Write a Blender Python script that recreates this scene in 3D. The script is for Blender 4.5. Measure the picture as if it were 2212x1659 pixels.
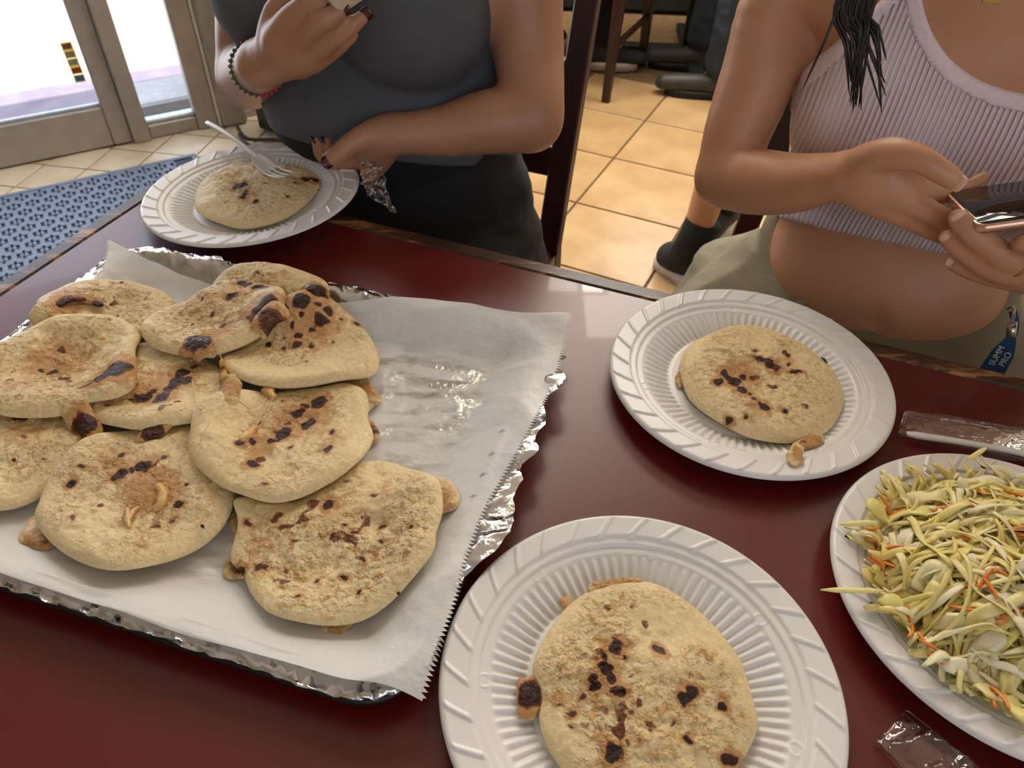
import bpy, bmesh, math, random
import numpy as np
from mathutils import Vector, Matrix

for o in list(bpy.data.objects): bpy.data.objects.remove(o)
SC = bpy.context.scene
COL = SC.collection
R = math.radians

# ------------------------------------------------------------------ camera
W, H, FPX = 2212, 1659, 1650.0
PITCH, ROLL, CZ = R(43.1), R(1.2), 1.244
_F = np.array([0, math.cos(PITCH), -math.sin(PITCH)])
_r = np.array([1.0, 0, 0]); _u = np.cross(_r, _F)
CR = _r * math.cos(ROLL) + _u * math.sin(ROLL)
CU = -_r * math.sin(ROLL) + _u * math.cos(ROLL)
CAM = np.array([0, 0, CZ])
cd = bpy.data.cameras.new('camera'); cam = bpy.data.objects.new('camera', cd); COL.objects.link(cam)
cam.matrix_world = Matrix([[CR[0], CU[0], -_F[0], 0], [CR[1], CU[1], -_F[1], 0], [CR[2], CU[2], -_F[2], CZ], [0, 0, 0, 1]])
cd.sensor_width = 36.0; cd.lens = FPX / W * 36.0; cd.clip_start = 0.02; cd.clip_end = 200
cd.dof.use_dof = True; cd.dof.focus_distance = 0.62; cd.dof.aperture_fstop = 16.0
SC.camera = cam

# ------------------------------------------------------------------ light and exposure
SC.view_settings.view_transform = 'Standard'
try: SC.view_settings.look = 'None'
except Exception: pass
SC.view_settings.exposure = -0.10
SC.view_settings.gamma = 1.0
SC.view_settings.use_curve_mapping = False

wd = bpy.data.worlds.new('sky'); SC.world = wd; wd.use_nodes = True
nt = wd.node_tree; nt.nodes.clear()
bg = nt.nodes.new('ShaderNodeBackground'); wo = nt.nodes.new('ShaderNodeOutputWorld')
bg.inputs['Color'].default_value = (0.86, 0.93, 1.0, 1); bg.inputs['Strength'].default_value = 2.6
nt.links.new(bg.outputs[0], wo.inputs[0])

def lamp(name, kind, loc, target, energy, color, size=None, angle=None):
    l = bpy.data.lights.new(name, kind); l.energy = energy; l.color = color
    if kind == 'AREA': l.shape = 'RECTANGLE'; l.size, l.size_y = size
    if kind == 'SUN': l.angle = angle
    o = bpy.data.objects.new(name, l); COL.objects.link(o); o.location = loc
    o.rotation_euler = (Vector(target) - Vector(loc)).to_track_quat('-Z', 'Y').to_euler()
    return o
# the sun stands high over the building, so only the street outside is in full sun
lamp('sun', 'SUN', (0, 0, 8), (-0.75, 1.2, 0), 7.0, (1.0, 0.96, 0.9), angle=R(0.6))
# daylight entering through the back window and the glass door of the room
lamp('daylight_back_window', 'AREA', (1.62, 4.86, 1.95), (0.45, 1.6, 0.9), 70, (1.0, 0.95, 0.88), (2.6, 1.3))
lamp('daylight_door', 'AREA', (-1.78, 2.62, 1.45), (-0.2, 0.9, 0.9), 26, (0.9, 0.95, 1.0), (1.5, 1.9))
lamp('front_fill', 'AREA', (1.9, -1.75, 1.75), (0.0, 0.8, 0.85), 3, (1.0, 0.95, 0.9), (2.2, 1.4))  # weak fill added from behind the camera; the window there is unseen

# ------------------------------------------------------------------ helpers
def at(px, py, z):
    """pixel of the photograph -> point on the horizontal plane at height z"""
    d = (px - W / 2) / FPX * CR - (py - H / 2) / FPX * CU + _F
    return CAM + d * ((z - CZ) / d[2])
def onplane(px, py, P0, n):
    d = (px - W / 2) / FPX * CR - (py - H / 2) / FPX * CU + _F
    n = np.asarray(n, float)
    return CAM + d * (((np.asarray(P0, float) - CAM) @ n) / (d @ n))
def depth(P): return (np.asarray(P) - CAM) @ _F
def lin(c):
    f = lambda v: v / 12.92 if v <= 0.04045 else ((v + 0.055) / 1.055) ** 2.4
    return tuple(f(v / 255.0) for v in c[:3])
RNG = np.random.default_rng(7)
_tab = RNG.random((64, 64, 64)).astype(np.float32)
def vnoise(p):
    p = np.asarray(p, np.float32); i = np.floor(p).astype(np.int64); f = p - i; f = f * f * (3 - 2 * f)
    x0, y0, z0 = (i[..., k] % 64 for k in range(3)); x1, y1, z1 = (x0 + 1) % 64, (y0 + 1) % 64, (z0 + 1) % 64
    fx, fy, fz = f[..., 0], f[..., 1], f[..., 2]
    a = _tab[x0, y0, z0] * (1 - fx) + _tab[x1, y0, z0] * fx; b = _tab[x0, y1, z0] * (1 - fx) + _tab[x1, y1, z0] * fx
    c = _tab[x0, y0, z1] * (1 - fx) + _tab[x1, y0, z1] * fx; d = _tab[x0, y1, z1] * (1 - fx) + _tab[x1, y1, z1] * fx
    return (a * (1 - fy) + b * fy) * (1 - fz) + (c * (1 - fy) + d * fy) * fz - 0.5
def fbm(p, oct=3):
    s = 0; a = 1.0; p = np.asarray(p, np.float32)
    for k in range(oct): s = s + a * vnoise(p); p = p * 2.03 + 11.3; a *= 0.5
    return s
def sstep(a, b, x):
    t = np.clip((x - a) / (b - a), 0, 1); return t * t * (3 - 2 * t)

# materials -----------------------------------------------------------------
_mats = {}
def M(name, col, rough=0.5, metal=0.0, col2=None, nscale=30.0, bump=0.0, bscale=60.0, spec=0.5, sss=0.0, stretch=None, thr=(0.35, 0.65), alpha=1.0, coat=0.0, detail=4.0, trans=0.0):
    if name in _mats: return _mats[name]
    m = bpy.data.materials.new(name); m.use_nodes = True; n = m.node_tree; b = n.nodes['Principled BSDF']; L = n.links.new
    b.inputs['Roughness'].default_value = rough; b.inputs['Metallic'].default_value = metal
    b.inputs['Specular IOR Level'].default_value = spec; b.inputs['Alpha'].default_value = alpha
    b.inputs['Coat Weight'].default_value = coat; b.inputs['Transmission Weight'].default_value = trans
    if sss: b.inputs['Subsurface Weight'].default_value = sss; b.inputs['Subsurface Radius'].default_value = (0.012, 0.005, 0.003); b.inputs['Subsurface Scale'].default_value = 0.5
    tc = n.nodes.new('ShaderNodeTexCoord'); mp = n.nodes.new('ShaderNodeMapping'); L(tc.outputs['Object'], mp.inputs['Vector'])
    if stretch: mp.inputs['Scale'].default_value = stretch[:3]; mp.inputs['Rotation'].default_value = (0, 0, stretch[3] if len(stretch) > 3 else 0)
    nz = n.nodes.new('ShaderNodeTexNoise'); nz.inputs['Scale'].default_value = nscale; nz.inputs['Detail'].default_value = detail; L(mp.outputs[0], nz.inputs['Vector'])
    c1 = lin(col); c2 = lin(col2) if col2 else tuple(v * 0.86 for v in c1)
    rp = n.nodes.new('ShaderNodeValToRGB'); rp.color_ramp.elements[0].position = thr[0]; rp.color_ramp.elements[1].position = thr[1]
    rp.color_ramp.elements[0].color = (*c2, 1); rp.color_ramp.elements[1].color = (*c1, 1)
    L(nz.outputs['Fac'], rp.inputs['Fac']); L(rp.outputs['Color'], b.inputs['Base Color'])
    if bump:
        bz = n.nodes.new('ShaderNodeTexNoise'); bz.inputs['Scale'].default_value = bscale; bz.inputs['Detail'].default_value = 3; L(mp.outputs[0], bz.inputs['Vector'])
        bp = n.nodes.new('ShaderNodeBump'); bp.inputs['Strength'].default_value = bump; bp.inputs['Distance'].default_value = 0.002
        L(bz.outputs['Fac'], bp.inputs['Height']); L(bp.outputs[0], b.inputs['Normal'])
    _mats[name] = m; return m
def thin_glass(name, tint=(0.9, 0.95, 1.0), gloss=0.08, rough=0.02, bump=0.0, bscale=80.0):
    if name in _mats: return _mats[name]
    m = bpy.data.materials.new(name); m.use_nodes = True; n = m.node_tree; n.nodes.clear(); L = n.links.new
    out = n.nodes.new('ShaderNodeOutputMaterial'); t = n.nodes.new('ShaderNodeBsdfTransparent'); g = n.nodes.new('ShaderNodeBsdfGlossy'); mx = n.nodes.new('ShaderNodeMixShader')
    t.inputs[0].default_value = (*tint, 1); g.inputs['Roughness'].default_value = rough; g.inputs['Color'].default_value = (1, 1, 1, 1)
    lw = n.nodes.new('ShaderNodeLayerWeight'); lw.inputs['Blend'].default_value = 0.25
    mr = n.nodes.new('ShaderNodeMapRange'); mr.inputs['To Min'].default_value = gloss; mr.inputs['To Max'].default_value = min(1.0, gloss + 0.55)
    L(lw.outputs['Fresnel'], mr.inputs['Value']); L(mr.outputs[0], mx.inputs['Fac']); L(t.outputs[0], mx.inputs[1]); L(g.outputs[0], mx.inputs[2]); L(mx.outputs[0], out.inputs['Surface'])
    tc = n.nodes.new('ShaderNodeTexCoord'); nz = n.nodes.new('ShaderNodeTexNoise'); nz.inputs['Scale'].default_value = bscale; L(tc.outputs['Object'], nz.inputs['Vector'])
    bp = n.nodes.new('ShaderNodeBump'); bp.inputs['Strength'].default_value = bump; bp.inputs['Distance'].default_value = 0.003
    L(nz.outputs['Fac'], bp.inputs['Height']); L(bp.outputs[0], g.inputs['Normal']); L(bp.outputs[0], lw.inputs['Normal'])
    _mats[name] = m; return m

# objects -------------------------------------------------------------------
def mesh_data(name, V, Fc, smooth=True):
    me = bpy.data.meshes.new(name); V = np.asarray(V, np.float32)
    if isinstance(Fc, np.ndarray):
        me.vertices.add(len(V)); me.vertices.foreach_set('co', V.ravel())
        k = Fc.shape[1]; me.loops.add(Fc.size); me.loops.foreach_set('vertex_index', Fc.astype(np.int32).ravel())
        me.polygons.add(len(Fc)); me.polygons.foreach_set('loop_start', np.arange(0, Fc.size, k, dtype=np.int32))
        me.update(calc_edges=True)
    else:
        me.from_pydata([tuple(map(float, v)) for v in V], [], [tuple(int(i) for i in f) for f in Fc]); me.update()
    me.validate()
    if smooth: me.polygons.foreach_set('use_smooth', [True] * len(me.polygons))
    return me
def wloc(o):
    v = Vector((0, 0, 0))
    while o is not None: v = v + o.location; o = o.parent
    return np.array(v)
def obj(name, V, Fc, mat, parent=None, smooth=True, local=False):
    """V in world coordinates (unless local); parents are unrotated while building"""
    V = np.asarray(V, float)
    if parent is not None and not local: V = V - wloc(parent)
    me = mesh_data(name, V, Fc, smooth)
    o = bpy.data.objects.new(name, me); COL.objects.link(o)
    if mat: me.materials.append(mat)
    if parent is not None: o.parent = parent
    return o
def tag(o, label=None, cat=None, group=None, kind=None):
    if label: o['label'] = label
    if cat: o['category'] = cat
    if group: o['group'] = group
    if kind: o['kind'] = kind
    return o
def empty(name, loc, label=None, cat=None, group=None):
    o = bpy.data.objects.new(name, None); COL.objects.link(o); o.location = tuple(map(float, loc)); o.empty_display_size = 0.05
    return tag(o, label, cat, group)
def copy_tree(o, parent=None):
    c = o.copy(); COL.objects.link(c); c.parent = parent
    for ch in list(o.children): copy_tree(ch, c)
    return c
class MB:
    def __init__(s): s.v = []; s.f = []
    def add(s, V, Fc):
        k = len(s.v); s.v += [tuple(map(float, v)) for v in V]; s.f += [tuple(int(i) + k for i in f) for f in Fc]; return s
    def box(s, c, half, ax=None, ch=0.0):
        """box with axes ax (rows) and optional chamfer of the vertical and top edges"""
        c = np.asarray(c, float); ax = np.eye(3) if ax is None else np.asarray(ax, float); a, b, h = half
        if ch <= 0:
            P = [c + sx * a * ax[0] + sy * b * ax[1] + sz * h * ax[2] for sz in (-1, 1) for sx, sy in ((-1, -1), (1, -1), (1, 1), (-1, 1))]
            return s.add(P, [(3, 2, 1, 0), (4, 5, 6, 7), (0, 1, 5, 4), (1, 2, 6, 5), (2, 3, 7, 6), (3, 0, 4, 7)])
        ring = lambda i, z: [c + x * ax[0] + y * ax[1] + z * ax[2] for x, y in ((-a + i, -b + i + ch), (-a + i + ch, -b + i), (a - i - ch, -b + i), (a - i, -b + i + ch), (a - i, b - i - ch), (a - i - ch, b - i), (-a + i + ch, b - i), (-a + i, b - i - ch))]
        P = ring(ch, -h) + ring(0, -h + ch) + ring(0, h - ch) + ring(ch, h)
        Fc = [tuple(range(7, -1, -1)), tuple(range(24, 32))]
        for k in range(3):
            for j in range(8): Fc.append((k * 8 + j, k * 8 + (j + 1) % 8, k * 8 + 8 + (j + 1) % 8, k * 8 + 8 + j))
        return s.add(P, Fc)
    def bar(s, a, b, w, d, up=(0, 0, 1), w2=None, d2=None, ch=0.0):
        a = np.asarray(a, float); b = np.asarray(b, float); t = b - a; t /= np.linalg.norm(t)
        x = np.cross(t, up); x /= np.linalg.norm(x); y = np.cross(x, t); w2 = w if w2 is None else w2; d2 = d if d2 is None else d2
        P = []
        for q, ww, dd in ((a, w, d), (b, w2, d2)):
            c = min(ww, dd) * 0.18
            P += [q + p * x + r_ * y for p, r_ in ((-ww + c, -dd), (ww - c, -dd), (ww, -dd + c), (ww, dd - c), (ww - c, dd), (-ww + c, dd), (-ww, dd - c), (-ww, -dd + c))]
        Fc = [tuple(range(7, -1, -1)), tuple(range(8, 16))] + [(j, (j + 1) % 8, 8 + (j + 1) % 8, 8 + j) for j in range(8)]
        return s.add(P, Fc)
    def tube(s, pts, rad, n=8, cap=True):
        V, Fc = tube_geo(pts, rad, n, cap); return s.add(V, Fc)
    def build(s, name, mat, parent=None, smooth=False): return obj(name, np.array(s.v), s.f, mat, parent, smooth)
def tube_geo(pts, rad, n=8, cap=True, flat=1.0):
    pts = np.asarray(pts, float); m = len(pts); rad = np.broadcast_to(np.asarray(rad, float), (m,))
    T = np.gradient(pts, axis=0); T /= np.linalg.norm(T, axis=1)[:, None] + 1e-12
    up = np.array([0, 0, 1.0]) if abs(T[0][2]) < 0.9 else np.array([1.0, 0, 0]); V = []
    x = np.cross(T[0], up); x /= np.linalg.norm(x)
    for i in range(m):
        x = x - T[i] * (x @ T[i]); x /= np.linalg.norm(x) + 1e-12; y = np.cross(T[i], x)
        for j in range(n):
            a = 2 * math.pi * j / n; V.append(pts[i] + rad[i] * (math.cos(a) * x + math.sin(a) * y * flat))
    Fc = [(i * n + j, i * n + (j + 1) % n, (i + 1) * n + (j + 1) % n, (i + 1) * n + j) for i in range(m - 1) for j in range(n)]
    if cap: Fc += [tuple(range(n - 1, -1, -1)), tuple((m - 1) * n + j for j in range(n))]
    return V, Fc
def spline(P, n=8, closed=False):
    P = np.asarray(P, float); m = len(P); out = []
    for i in range(m if closed else m - 1):
        if closed: a, b, c, d = P[(i - 1) % m], P[i], P[(i + 1) % m], P[(i + 2) % m]
        else: a, b, c, d = P[max(i - 1, 0)], P[i], P[i + 1], P[min(i + 2, m - 1)]
        for k in range(n):
            t = k / n; out.append(0.5 * (2 * b + (c - a) * t + (2 * a - 5 * b + 4 * c - d) * t * t + (3 * b - a - 3 * c + d) * t ** 3))
    if not closed: out.append(P[-1])
    return np.array(out)
def grid_faces(nu, nv, wrap_u=False, wrap_v=False):
    """vertex index = i*nv + j"""
    I = np.arange(nu if wrap_u else nu - 1); J = np.arange(nv if wrap_v else nv - 1)
    I, J = np.meshgrid(I, J, indexing='ij'); I2 = (I + 1) % nu; J2 = (J + 1) % nv
    return np.stack([I * nv + J, I2 * nv + J, I2 * nv + J2, I * nv + J2], -1).reshape(-1, 4)
def set_attr(o, name, vals):
    a = o.data.attributes.new(name, 'FLOAT', 'POINT'); a.data.foreach_set('value', np.asarray(vals, np.float32).ravel())
def text_mesh(name, txt, size, M4, mat, parent=None):
    cu = bpy.data.curves.new(name, 'FONT'); cu.body = txt; cu.size = size; cu.extrude = 0.0004; cu.align_x = 'CENTER'; cu.align_y = 'CENTER'
    t = bpy.data.objects.new(name, cu); COL.objects.link(t); dg = bpy.context.evaluated_depsgraph_get()
    me = bpy.data.meshes.new_from_object(t.evaluated_get(dg)); bpy.data.objects.remove(t)
    me.transform(M4); o = bpy.data.objects.new(name, me); COL.objects.link(o); me.materials.clear(); me.materials.append(mat)
    if parent is not None: me.transform(Matrix.Translation(-Vector(wloc(parent)))); o.parent = parent
    return o
# ------------------------------------------------------------------ the room
TA = np.array([0.424, 0.9057, 0]); TB = np.array([0.9057, -0.424, 0]); ZU = np.array([0, 0, 1.0])
D0 = np.array([-1.361, 2.557, 0]); DD = np.array([0.8553, 0.5182, 0]); DN = np.array([0.5182, -0.8553, 0])   # door line, its direction, inward normal
m_wall = M('wall_paint', (206, 196, 180), 0.8, col2=(196, 186, 170), nscale=6, bump=0.15, bscale=90)
m_ceil = M('ceiling_paint', (232, 228, 220), 0.9, col2=(224, 219, 210), nscale=8)
m_grout = M('grout', (128, 100, 66), 0.9, col2=(104, 82, 54), nscale=40)
m_tile = [M('tile_%d' % k, c, 0.28, col2=c2, nscale=7, bump=0.12, bscale=25, spec=0.45, detail=6, thr=(0.3, 0.7)) for k, (c, c2) in enumerate([((200, 170, 126), (174, 140, 98)), ((205, 176, 134), (182, 149, 106)), ((194, 163, 119), (168, 134, 92))])]
m_tiles = [M('door_tile_%d' % k, c, 0.35, col2=c2, nscale=9, bump=0.1, bscale=30, detail=6) for k, (c, c2) in enumerate([((206, 196, 178), (184, 168, 142)), ((198, 188, 168), (176, 160, 134))])]

def clip_poly(P, q, n):
    out = []
    for i in range(len(P)):
        a, b = P[i], P[(i + 1) % len(P)]; da, db = (a - q) @ n, (b - q) @ n
        if da >= 0: out.append(a)
        if da * db < 0: out.append(a + (b - a) * (da / (da - db)))
    return out
def prism(P, z0, z1, ch=0.0):
    """convex polygon slab with a small top chamfer"""
    P = np.array(P)[:, :2]; c = P.mean(0); m = len(P); d = P - c; l = np.linalg.norm(d, axis=1)[:, None]; Q = c + d * (1 - ch / np.maximum(l, 1e-6))
    V = [(*p, z0) for p in P] + [(*p, z1 - ch * 0.6) for p in P] + [(*p, z1) for p in Q]
    Fc = [tuple(range(m - 1, -1, -1)), tuple(range(2 * m, 3 * m))]
    for k in (0, m): Fc += [(k + j, k + (j + 1) % m, k + m + (j + 1) % m, k + m + j) for j in range(m)]
    return V, Fc
def ccw(P):
    P = list(P); a = sum(P[i][0] * P[(i + 1) % len(P)][1] - P[(i + 1) % len(P)][0] * P[i][1] for i in range(len(P)))
    return P if a > 0 else P[::-1]

ROOM = [np.array(p + (0,)) for p in ((-3.9, 1.02), (-1.05, 2.745), (0.34, 5.71), (4.2, 3.9), (2.2, -2.3), (-2.6, -2.3))]
V, Fc = prism(ccw(ROOM), -0.15, -0.006)
floor = tag(obj('floor', V, Fc, m_grout, smooth=False), kind='structure')
O = np.array([0.194, 2.187, 0]); st = 0.345; hf = st / 2 - 0.004
sq = [np.array(p) for p in ((-hf, -hf, 0), (hf, -hf, 0), (hf, hf, 0), (-hf, hf, 0))]
Vt, Ft = prism(sq, -0.012, 0.0, 0.002); AX = np.stack([TB, TA, ZU])
tile_me = [mesh_data('tile', np.array(Vt) @ AX, Ft, False) for k in range(3)]
for k in range(3): tile_me[k].materials.append(m_tile[k])
for i in range(-7, 9):
    for j in range(-6, 10):
        c = O + (i + 0.5) * st * TB + (j + 0.5) * st * TA
        cor = [c + x * TB + y * TA for x in (-hf, hf) for y in (-hf, hf)]
        if min((p - D0) @ DN for p in cor) < 0.24 or c[1] < 0.9 or c[1] > 5.2 or c[0] > 2.6: continue
        if not all(((q - ROOM[2]) @ np.array([ROOM[2][1] - ROOM[1][1], -(ROOM[2][0] - ROOM[1][0]), 0])) > 0 for q in cor): continue
        if c[0] < -1.9: continue
        o = bpy.data.objects.new('tile', tile_me[(i * 7 + j * 3) % 3]); COL.objects.link(o); o.parent = floor; o.location = tuple(c)
e1 = np.array([0.157, 0.9876, 0]); e2 = np.array([0.9876, -0.157, 0]); s2 = 0.155; h2 = s2 / 2 - 0.0025
for i in range(-14, 10):
    for j in range(-12, 8):
        c = np.array([-1.415, 2.492, 0]) + (i + 0.5) * s2 * e2 + (j + 0.5) * s2 * e1
        P = [c + x * e2 + y * e1 for x, y in ((-h2, -h2), (h2, -h2), (h2, h2), (-h2, h2))]
        P = clip_poly(P, D0 + DN * 0.004, DN)
        if len(P) > 2: P = clip_poly(P, D0 + DN * 0.235, -DN)
        if len(P) < 3: continue
        t = (c - D0) @ DD
        if t < -1.3 or t > 0.75: continue
        P = ccw(P); ar = abs(sum(P[k][0] * P[(k + 1) % len(P)][1] - P[(k + 1) % len(P)][0] * P[k][1] for k in range(len(P)))) / 2
        if ar < 2e-4: continue
        V, Fc = prism(P, -0.012, 0.0, 0.0015); obj('tile', V, Fc, m_tiles[(i + j) % 2], floor, smooth=False)

def wall_box(mb, a, b, z0, z1, th=0.12, out=1):
    """vertical slab from a to b; thickness on the outer side"""
    a = np.asarray(a, float); b = np.asarray(b, float); d = b - a; L = np.linalg.norm(d); d /= L; n = np.array([d[1], -d[0], 0]) * out
    c = (a + b) / 2 + n * th / 2; c[2] = (z0 + z1) / 2
    mb.box(c, (L / 2, th / 2, (z1 - z0) / 2), np.stack([d, n, ZU]))
def wall_open(name, a, b, holes, CH=2.8, out=-1, mat=m_wall):
    a = np.asarray(a, float); b = np.asarray(b, float); L = np.linalg.norm(b - a); d = (b - a) / L; mb = MB(); t = 0.0
    for (t0, t1, z0, z1) in holes:
        wall_box(mb, a + d * t, a + d * t0, 0, CH, out=out)
        if z0 > 0.01: wall_box(mb, a + d * t0, a + d * t1, 0, z0, out=out)
        wall_box(mb, a + d * t0, a + d * t1, z1, CH, out=out); t = t1
    wall_box(mb, a + d * t, b, 0, CH, out=out)
    return tag(mb.build(name, mat), kind='structure')
DT = lambda t: D0 + DD * t
LD = (ROOM[0] - D0) @ DD            # start of the door wall along its line
wall_open('wall_left', DT(LD), DT(0.36), [(-1.0 - LD, 0.30 - LD, 0.0, 2.15)])
wall_open('wall_back', ROOM[2], ROOM[3], [(0.25, 3.05, 1.25, 2.65)])
wall_open('wall_side', DT(0.36), ROOM[2], [])
wall_open('wall_right', ROOM[3], ROOM[4], [])
wall_open('wall_front', ROOM[4], ROOM[5], [(0.1, 2.5, 0.95, 2.5)])
wall_open('wall_corner', ROOM[5], ROOM[0], [])
V, Fc = prism(ccw(ROOM), 2.8, 2.92); tag(obj('ceiling', V, Fc, m_ceil, smooth=False), kind='structure')

# window of the back wall and of the front wall: frame and panes
m_alu = M('taupe_aluminium', (176, 168, 158), 0.45, 0.2, col2=(167, 158, 148), nscale=20)
m_pane = thin_glass('pane_glass', (0.93, 0.95, 1.0), 0.03)
def window(name, a, b, z0, z1, n, cols):
    a = np.asarray(a, float); b = np.asarray(b, float); d = (b - a) / np.linalg.norm(b - a); n = np.asarray(n, float)
    mb = MB(); L = np.linalg.norm(b - a); up = np.array([0, 0, 1.0])
    for k in range(cols + 1): p = a + d * L * k / cols + n * 0.06; mb.bar(p + up * z0, p + up * z1, 0.025, 0.03, up=n)
    for z in (z0, z1): mb.bar(a + n * 0.06 + up * z, b + n * 0.06 + up * z, 0.025, 0.03, up=n)
    w = tag(mb.build(name, m_alu), kind='structure')
    for k in range(cols):
        c = a + d * L * (k + 0.5) / cols + n * 0.06 + up * (z0 + z1) / 2
        MB().box(c, (L / cols / 2 - 0.026, 0.003, (z1 - z0) / 2 - 0.03), np.stack([d, n, up])).build('pane', m_pane, w)
dB = (ROOM[3] - ROOM[2]) / np.linalg.norm(ROOM[3] - ROOM[2])
window('window_1', ROOM[2] + dB * 0.25, ROOM[2] + dB * 3.05, 1.25, 2.65, np.array([-dB[1], dB[0], 0]), 3)
dF = (ROOM[5] - ROOM[4]) / np.linalg.norm(ROOM[5] - ROOM[4])
window('window_2', ROOM[4] + dF * 0.1, ROOM[4] + dF * 2.5, 0.95, 2.5, np.array([-dF[1], dF[0], 0]), 2)

# glass entrance door and the narrow fixed light beside it
def film_mat(name, c1, c2):
    m = M(name, c1, 0.4, col2=c2, nscale=60); n = m.node_tree; L = n.links.new; b = n.nodes['Principled BSDF']; o = n.nodes['Material Output']; t = n.nodes.new('ShaderNodeBsdfTranslucent'); x = n.nodes.new('ShaderNodeMixShader'); x.inputs[0].default_value = 0.45
    L(b.inputs['Base Color'].links[0].from_socket, t.inputs[0]); L(b.outputs[0], x.inputs[1]); L(t.outputs[0], x.inputs[2]); L(x.outputs[0], o.inputs['Surface']); return m
def dtz(px, py, off=0.0):
    P = onplane(px, py, D0 + DN * off, DN); return (P - D0) @ DD, P[2]
def dbox(mb, t0, t1, z0, z1, n0, n1, ch=0.004):
    c = DT((t0 + t1) / 2) + DN * (n0 + n1) / 2 + ZU * (z0 + z1) / 2
    return mb.box(c, ((t1 - t0) / 2, abs(n1 - n0) / 2, (z1 - z0) / 2), np.stack([DD, DN, ZU]), ch)
tg = (dtz(135, 0)[0] + dtz(217, 228)[0]) / 2; ts = (dtz(188, 0)[0] + dtz(262, 239)[0]) / 2
tc = (dtz(226, 0)[0] + dtz(316, 262)[0]) / 2; tr = (dtz(353, 0)[0] + dtz(417, 239)[0]) / 2; te = (dtz(400, 0)[0] + dtz(471, 269)[0]) / 2
zr = dtz(217, 228)[1]; zs = dtz(316, 268)[1]
door = empty('door_1', DT(-0.5)); tag(door, kind='structure')
dbox(MB(), tg, ts, 0.004, 2.08, -0.025, 0.02).build('door_stile', m_alu, door)
dbox(MB(), -0.97, -0.97 + ts - tg, 0.004, 2.08, -0.025, 0.02).build('door_stile', m_alu, door)
dbox(MB(), -0.97 + ts - tg, tg, 0.004, zr, -0.022, 0.018).build('bottom_rail', m_alu, door)
dbox(MB(), -0.97 + ts - tg, tg, 1.97, 2.08, -0.022, 0.018).build('top_rail', m_alu, door)
dbox(MB(), -0.97 + ts - tg, tg, zr - 0.005, zr + 0.012, -0.006, 0.012, 0.003).build('glazing_bead', M('bead_metal', (190, 196, 205), 0.3, 0.6), door)
dbox(MB(), -0.97 + ts - tg, tg, zr, 1.97, -0.004, 0.0, 0).build('glass_pane', m_pane, door)
side = empty('window_3', DT(tc)); tag(side, kind='structure')
dbox(MB(), ts + 0.0015, tc, 0.0, 2.15, -0.04, 0.035).build('mullion', m_alu, side)
dbox(MB(), tr, te, 0.0, 2.15, -0.04, 0.03).build('frame_post', m_alu, side)
dbox(MB(), tc, tr, 0.0, zs, -0.03, 0.02).build('bottom_rail', m_alu, side)
dbox(MB(), tc, tr, zs, zs + 0.014, -0.03, 0.008, 0.003).build('window_sill', M('sill_metal', (200, 208, 218), 0.3, 0.6), side)
dbox(MB(), tc, tr, zs + 0.012, 2.15, -0.012, -0.008, 0).build('glass_pane', m_pane, side)
tag(dbox(MB(), -1.0, 0.3, -0.05, 0.002, -0.14, 0.004, 0.001).build('trim_4', M('threshold_metal', (120, 112, 104), 0.5, 0.4)), kind='structure')
tag(dbox(MB(), -1.0, te, 2.09, 2.15, -0.04, 0.03).build('trim_1', m_alu), kind='structure')
tag(dbox(MB(), te, te + 0.012, 0.0, 2.2, -0.03, 0.04).build('trim_2', M('white_caulk', (225, 222, 216), 0.5)), kind='structure')
tag(dbox(MB(), te + 0.012, te + 0.10, 0.0, 2.2, -0.03, 0.055, 0.008).build('trim_3', M('grey_jamb', (168, 160, 150), 0.6, col2=(158, 150, 140))), kind='structure')
# payment stickers on the door glass, each a small card with a yellow border
stc = [((386, 267), (70, 120, 110), (200, 90, 90)), ((405, 313), (190, 182, 160), (170, 165, 150)), ((423, 360), (150, 165, 180), (200, 200, 195)), ((442, 405), (205, 110, 60), (190, 70, 60)), ((460, 452), (90, 150, 195), (70, 120, 170))]
names = ['green and red', 'pale beige', 'silver grey', 'orange and red', 'light blue']
for k, ((cx, cy), c1, c2) in enumerate(stc):
    t, z = dtz(cx * 0.3738, cy * 0.3738); e = empty('door_sticker', DT(t) + ZU * (z - 0.011), '%s card sticker with pale yellow border on the door glass' % names[k], 'sticker', 'card stickers on the door glass')
    dbox(MB(), t - 0.0165, t + 0.0165, z - 0.0125, z + 0.0125, 0.0003, 0.0009, 0).build('sticker_border', film_mat('sticker_yellow', (238, 222, 130), (236, 218, 120)) if 'sticker_yellow' not in _mats else _mats['sticker_yellow'], e)
    dbox(MB(), t - 0.013, t + 0.013, z - 0.0085, z + 0.0085, 0.0011, 0.0015, 0).build('sticker_print', film_mat('sticker_print_%d' % k, c1, c2), e)

# outside: building shade and sun put into paving and street colours; pale kerb block
m_pav_shade = M('paving', (150, 138, 150), 0.8, col2=(134, 122, 136), nscale=10, bump=0.2)
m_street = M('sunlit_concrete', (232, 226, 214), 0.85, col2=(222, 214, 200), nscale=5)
mb = MB(); dbox(mb, -6, 6, -0.16, -0.03, -0.74, -0.13, 0); tag(mb.build('pavement', m_pav_shade), 'purple grey paving outside the glass door', 'pavement', kind='structure')
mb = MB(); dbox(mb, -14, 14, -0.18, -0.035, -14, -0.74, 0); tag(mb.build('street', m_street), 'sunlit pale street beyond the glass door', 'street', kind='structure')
kb = empty('kerb_block', DT(0.22) - DN * 0.27); tag(kb, 'pale concrete kerb block outside the narrow window', 'kerb')
dbox(MB(), 0.035, 0.42, -0.03, 0.05, -0.40, -0.17, 0.01).build('block', M('kerb_concrete', (176, 176, 178), 0.8), kb)
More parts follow.
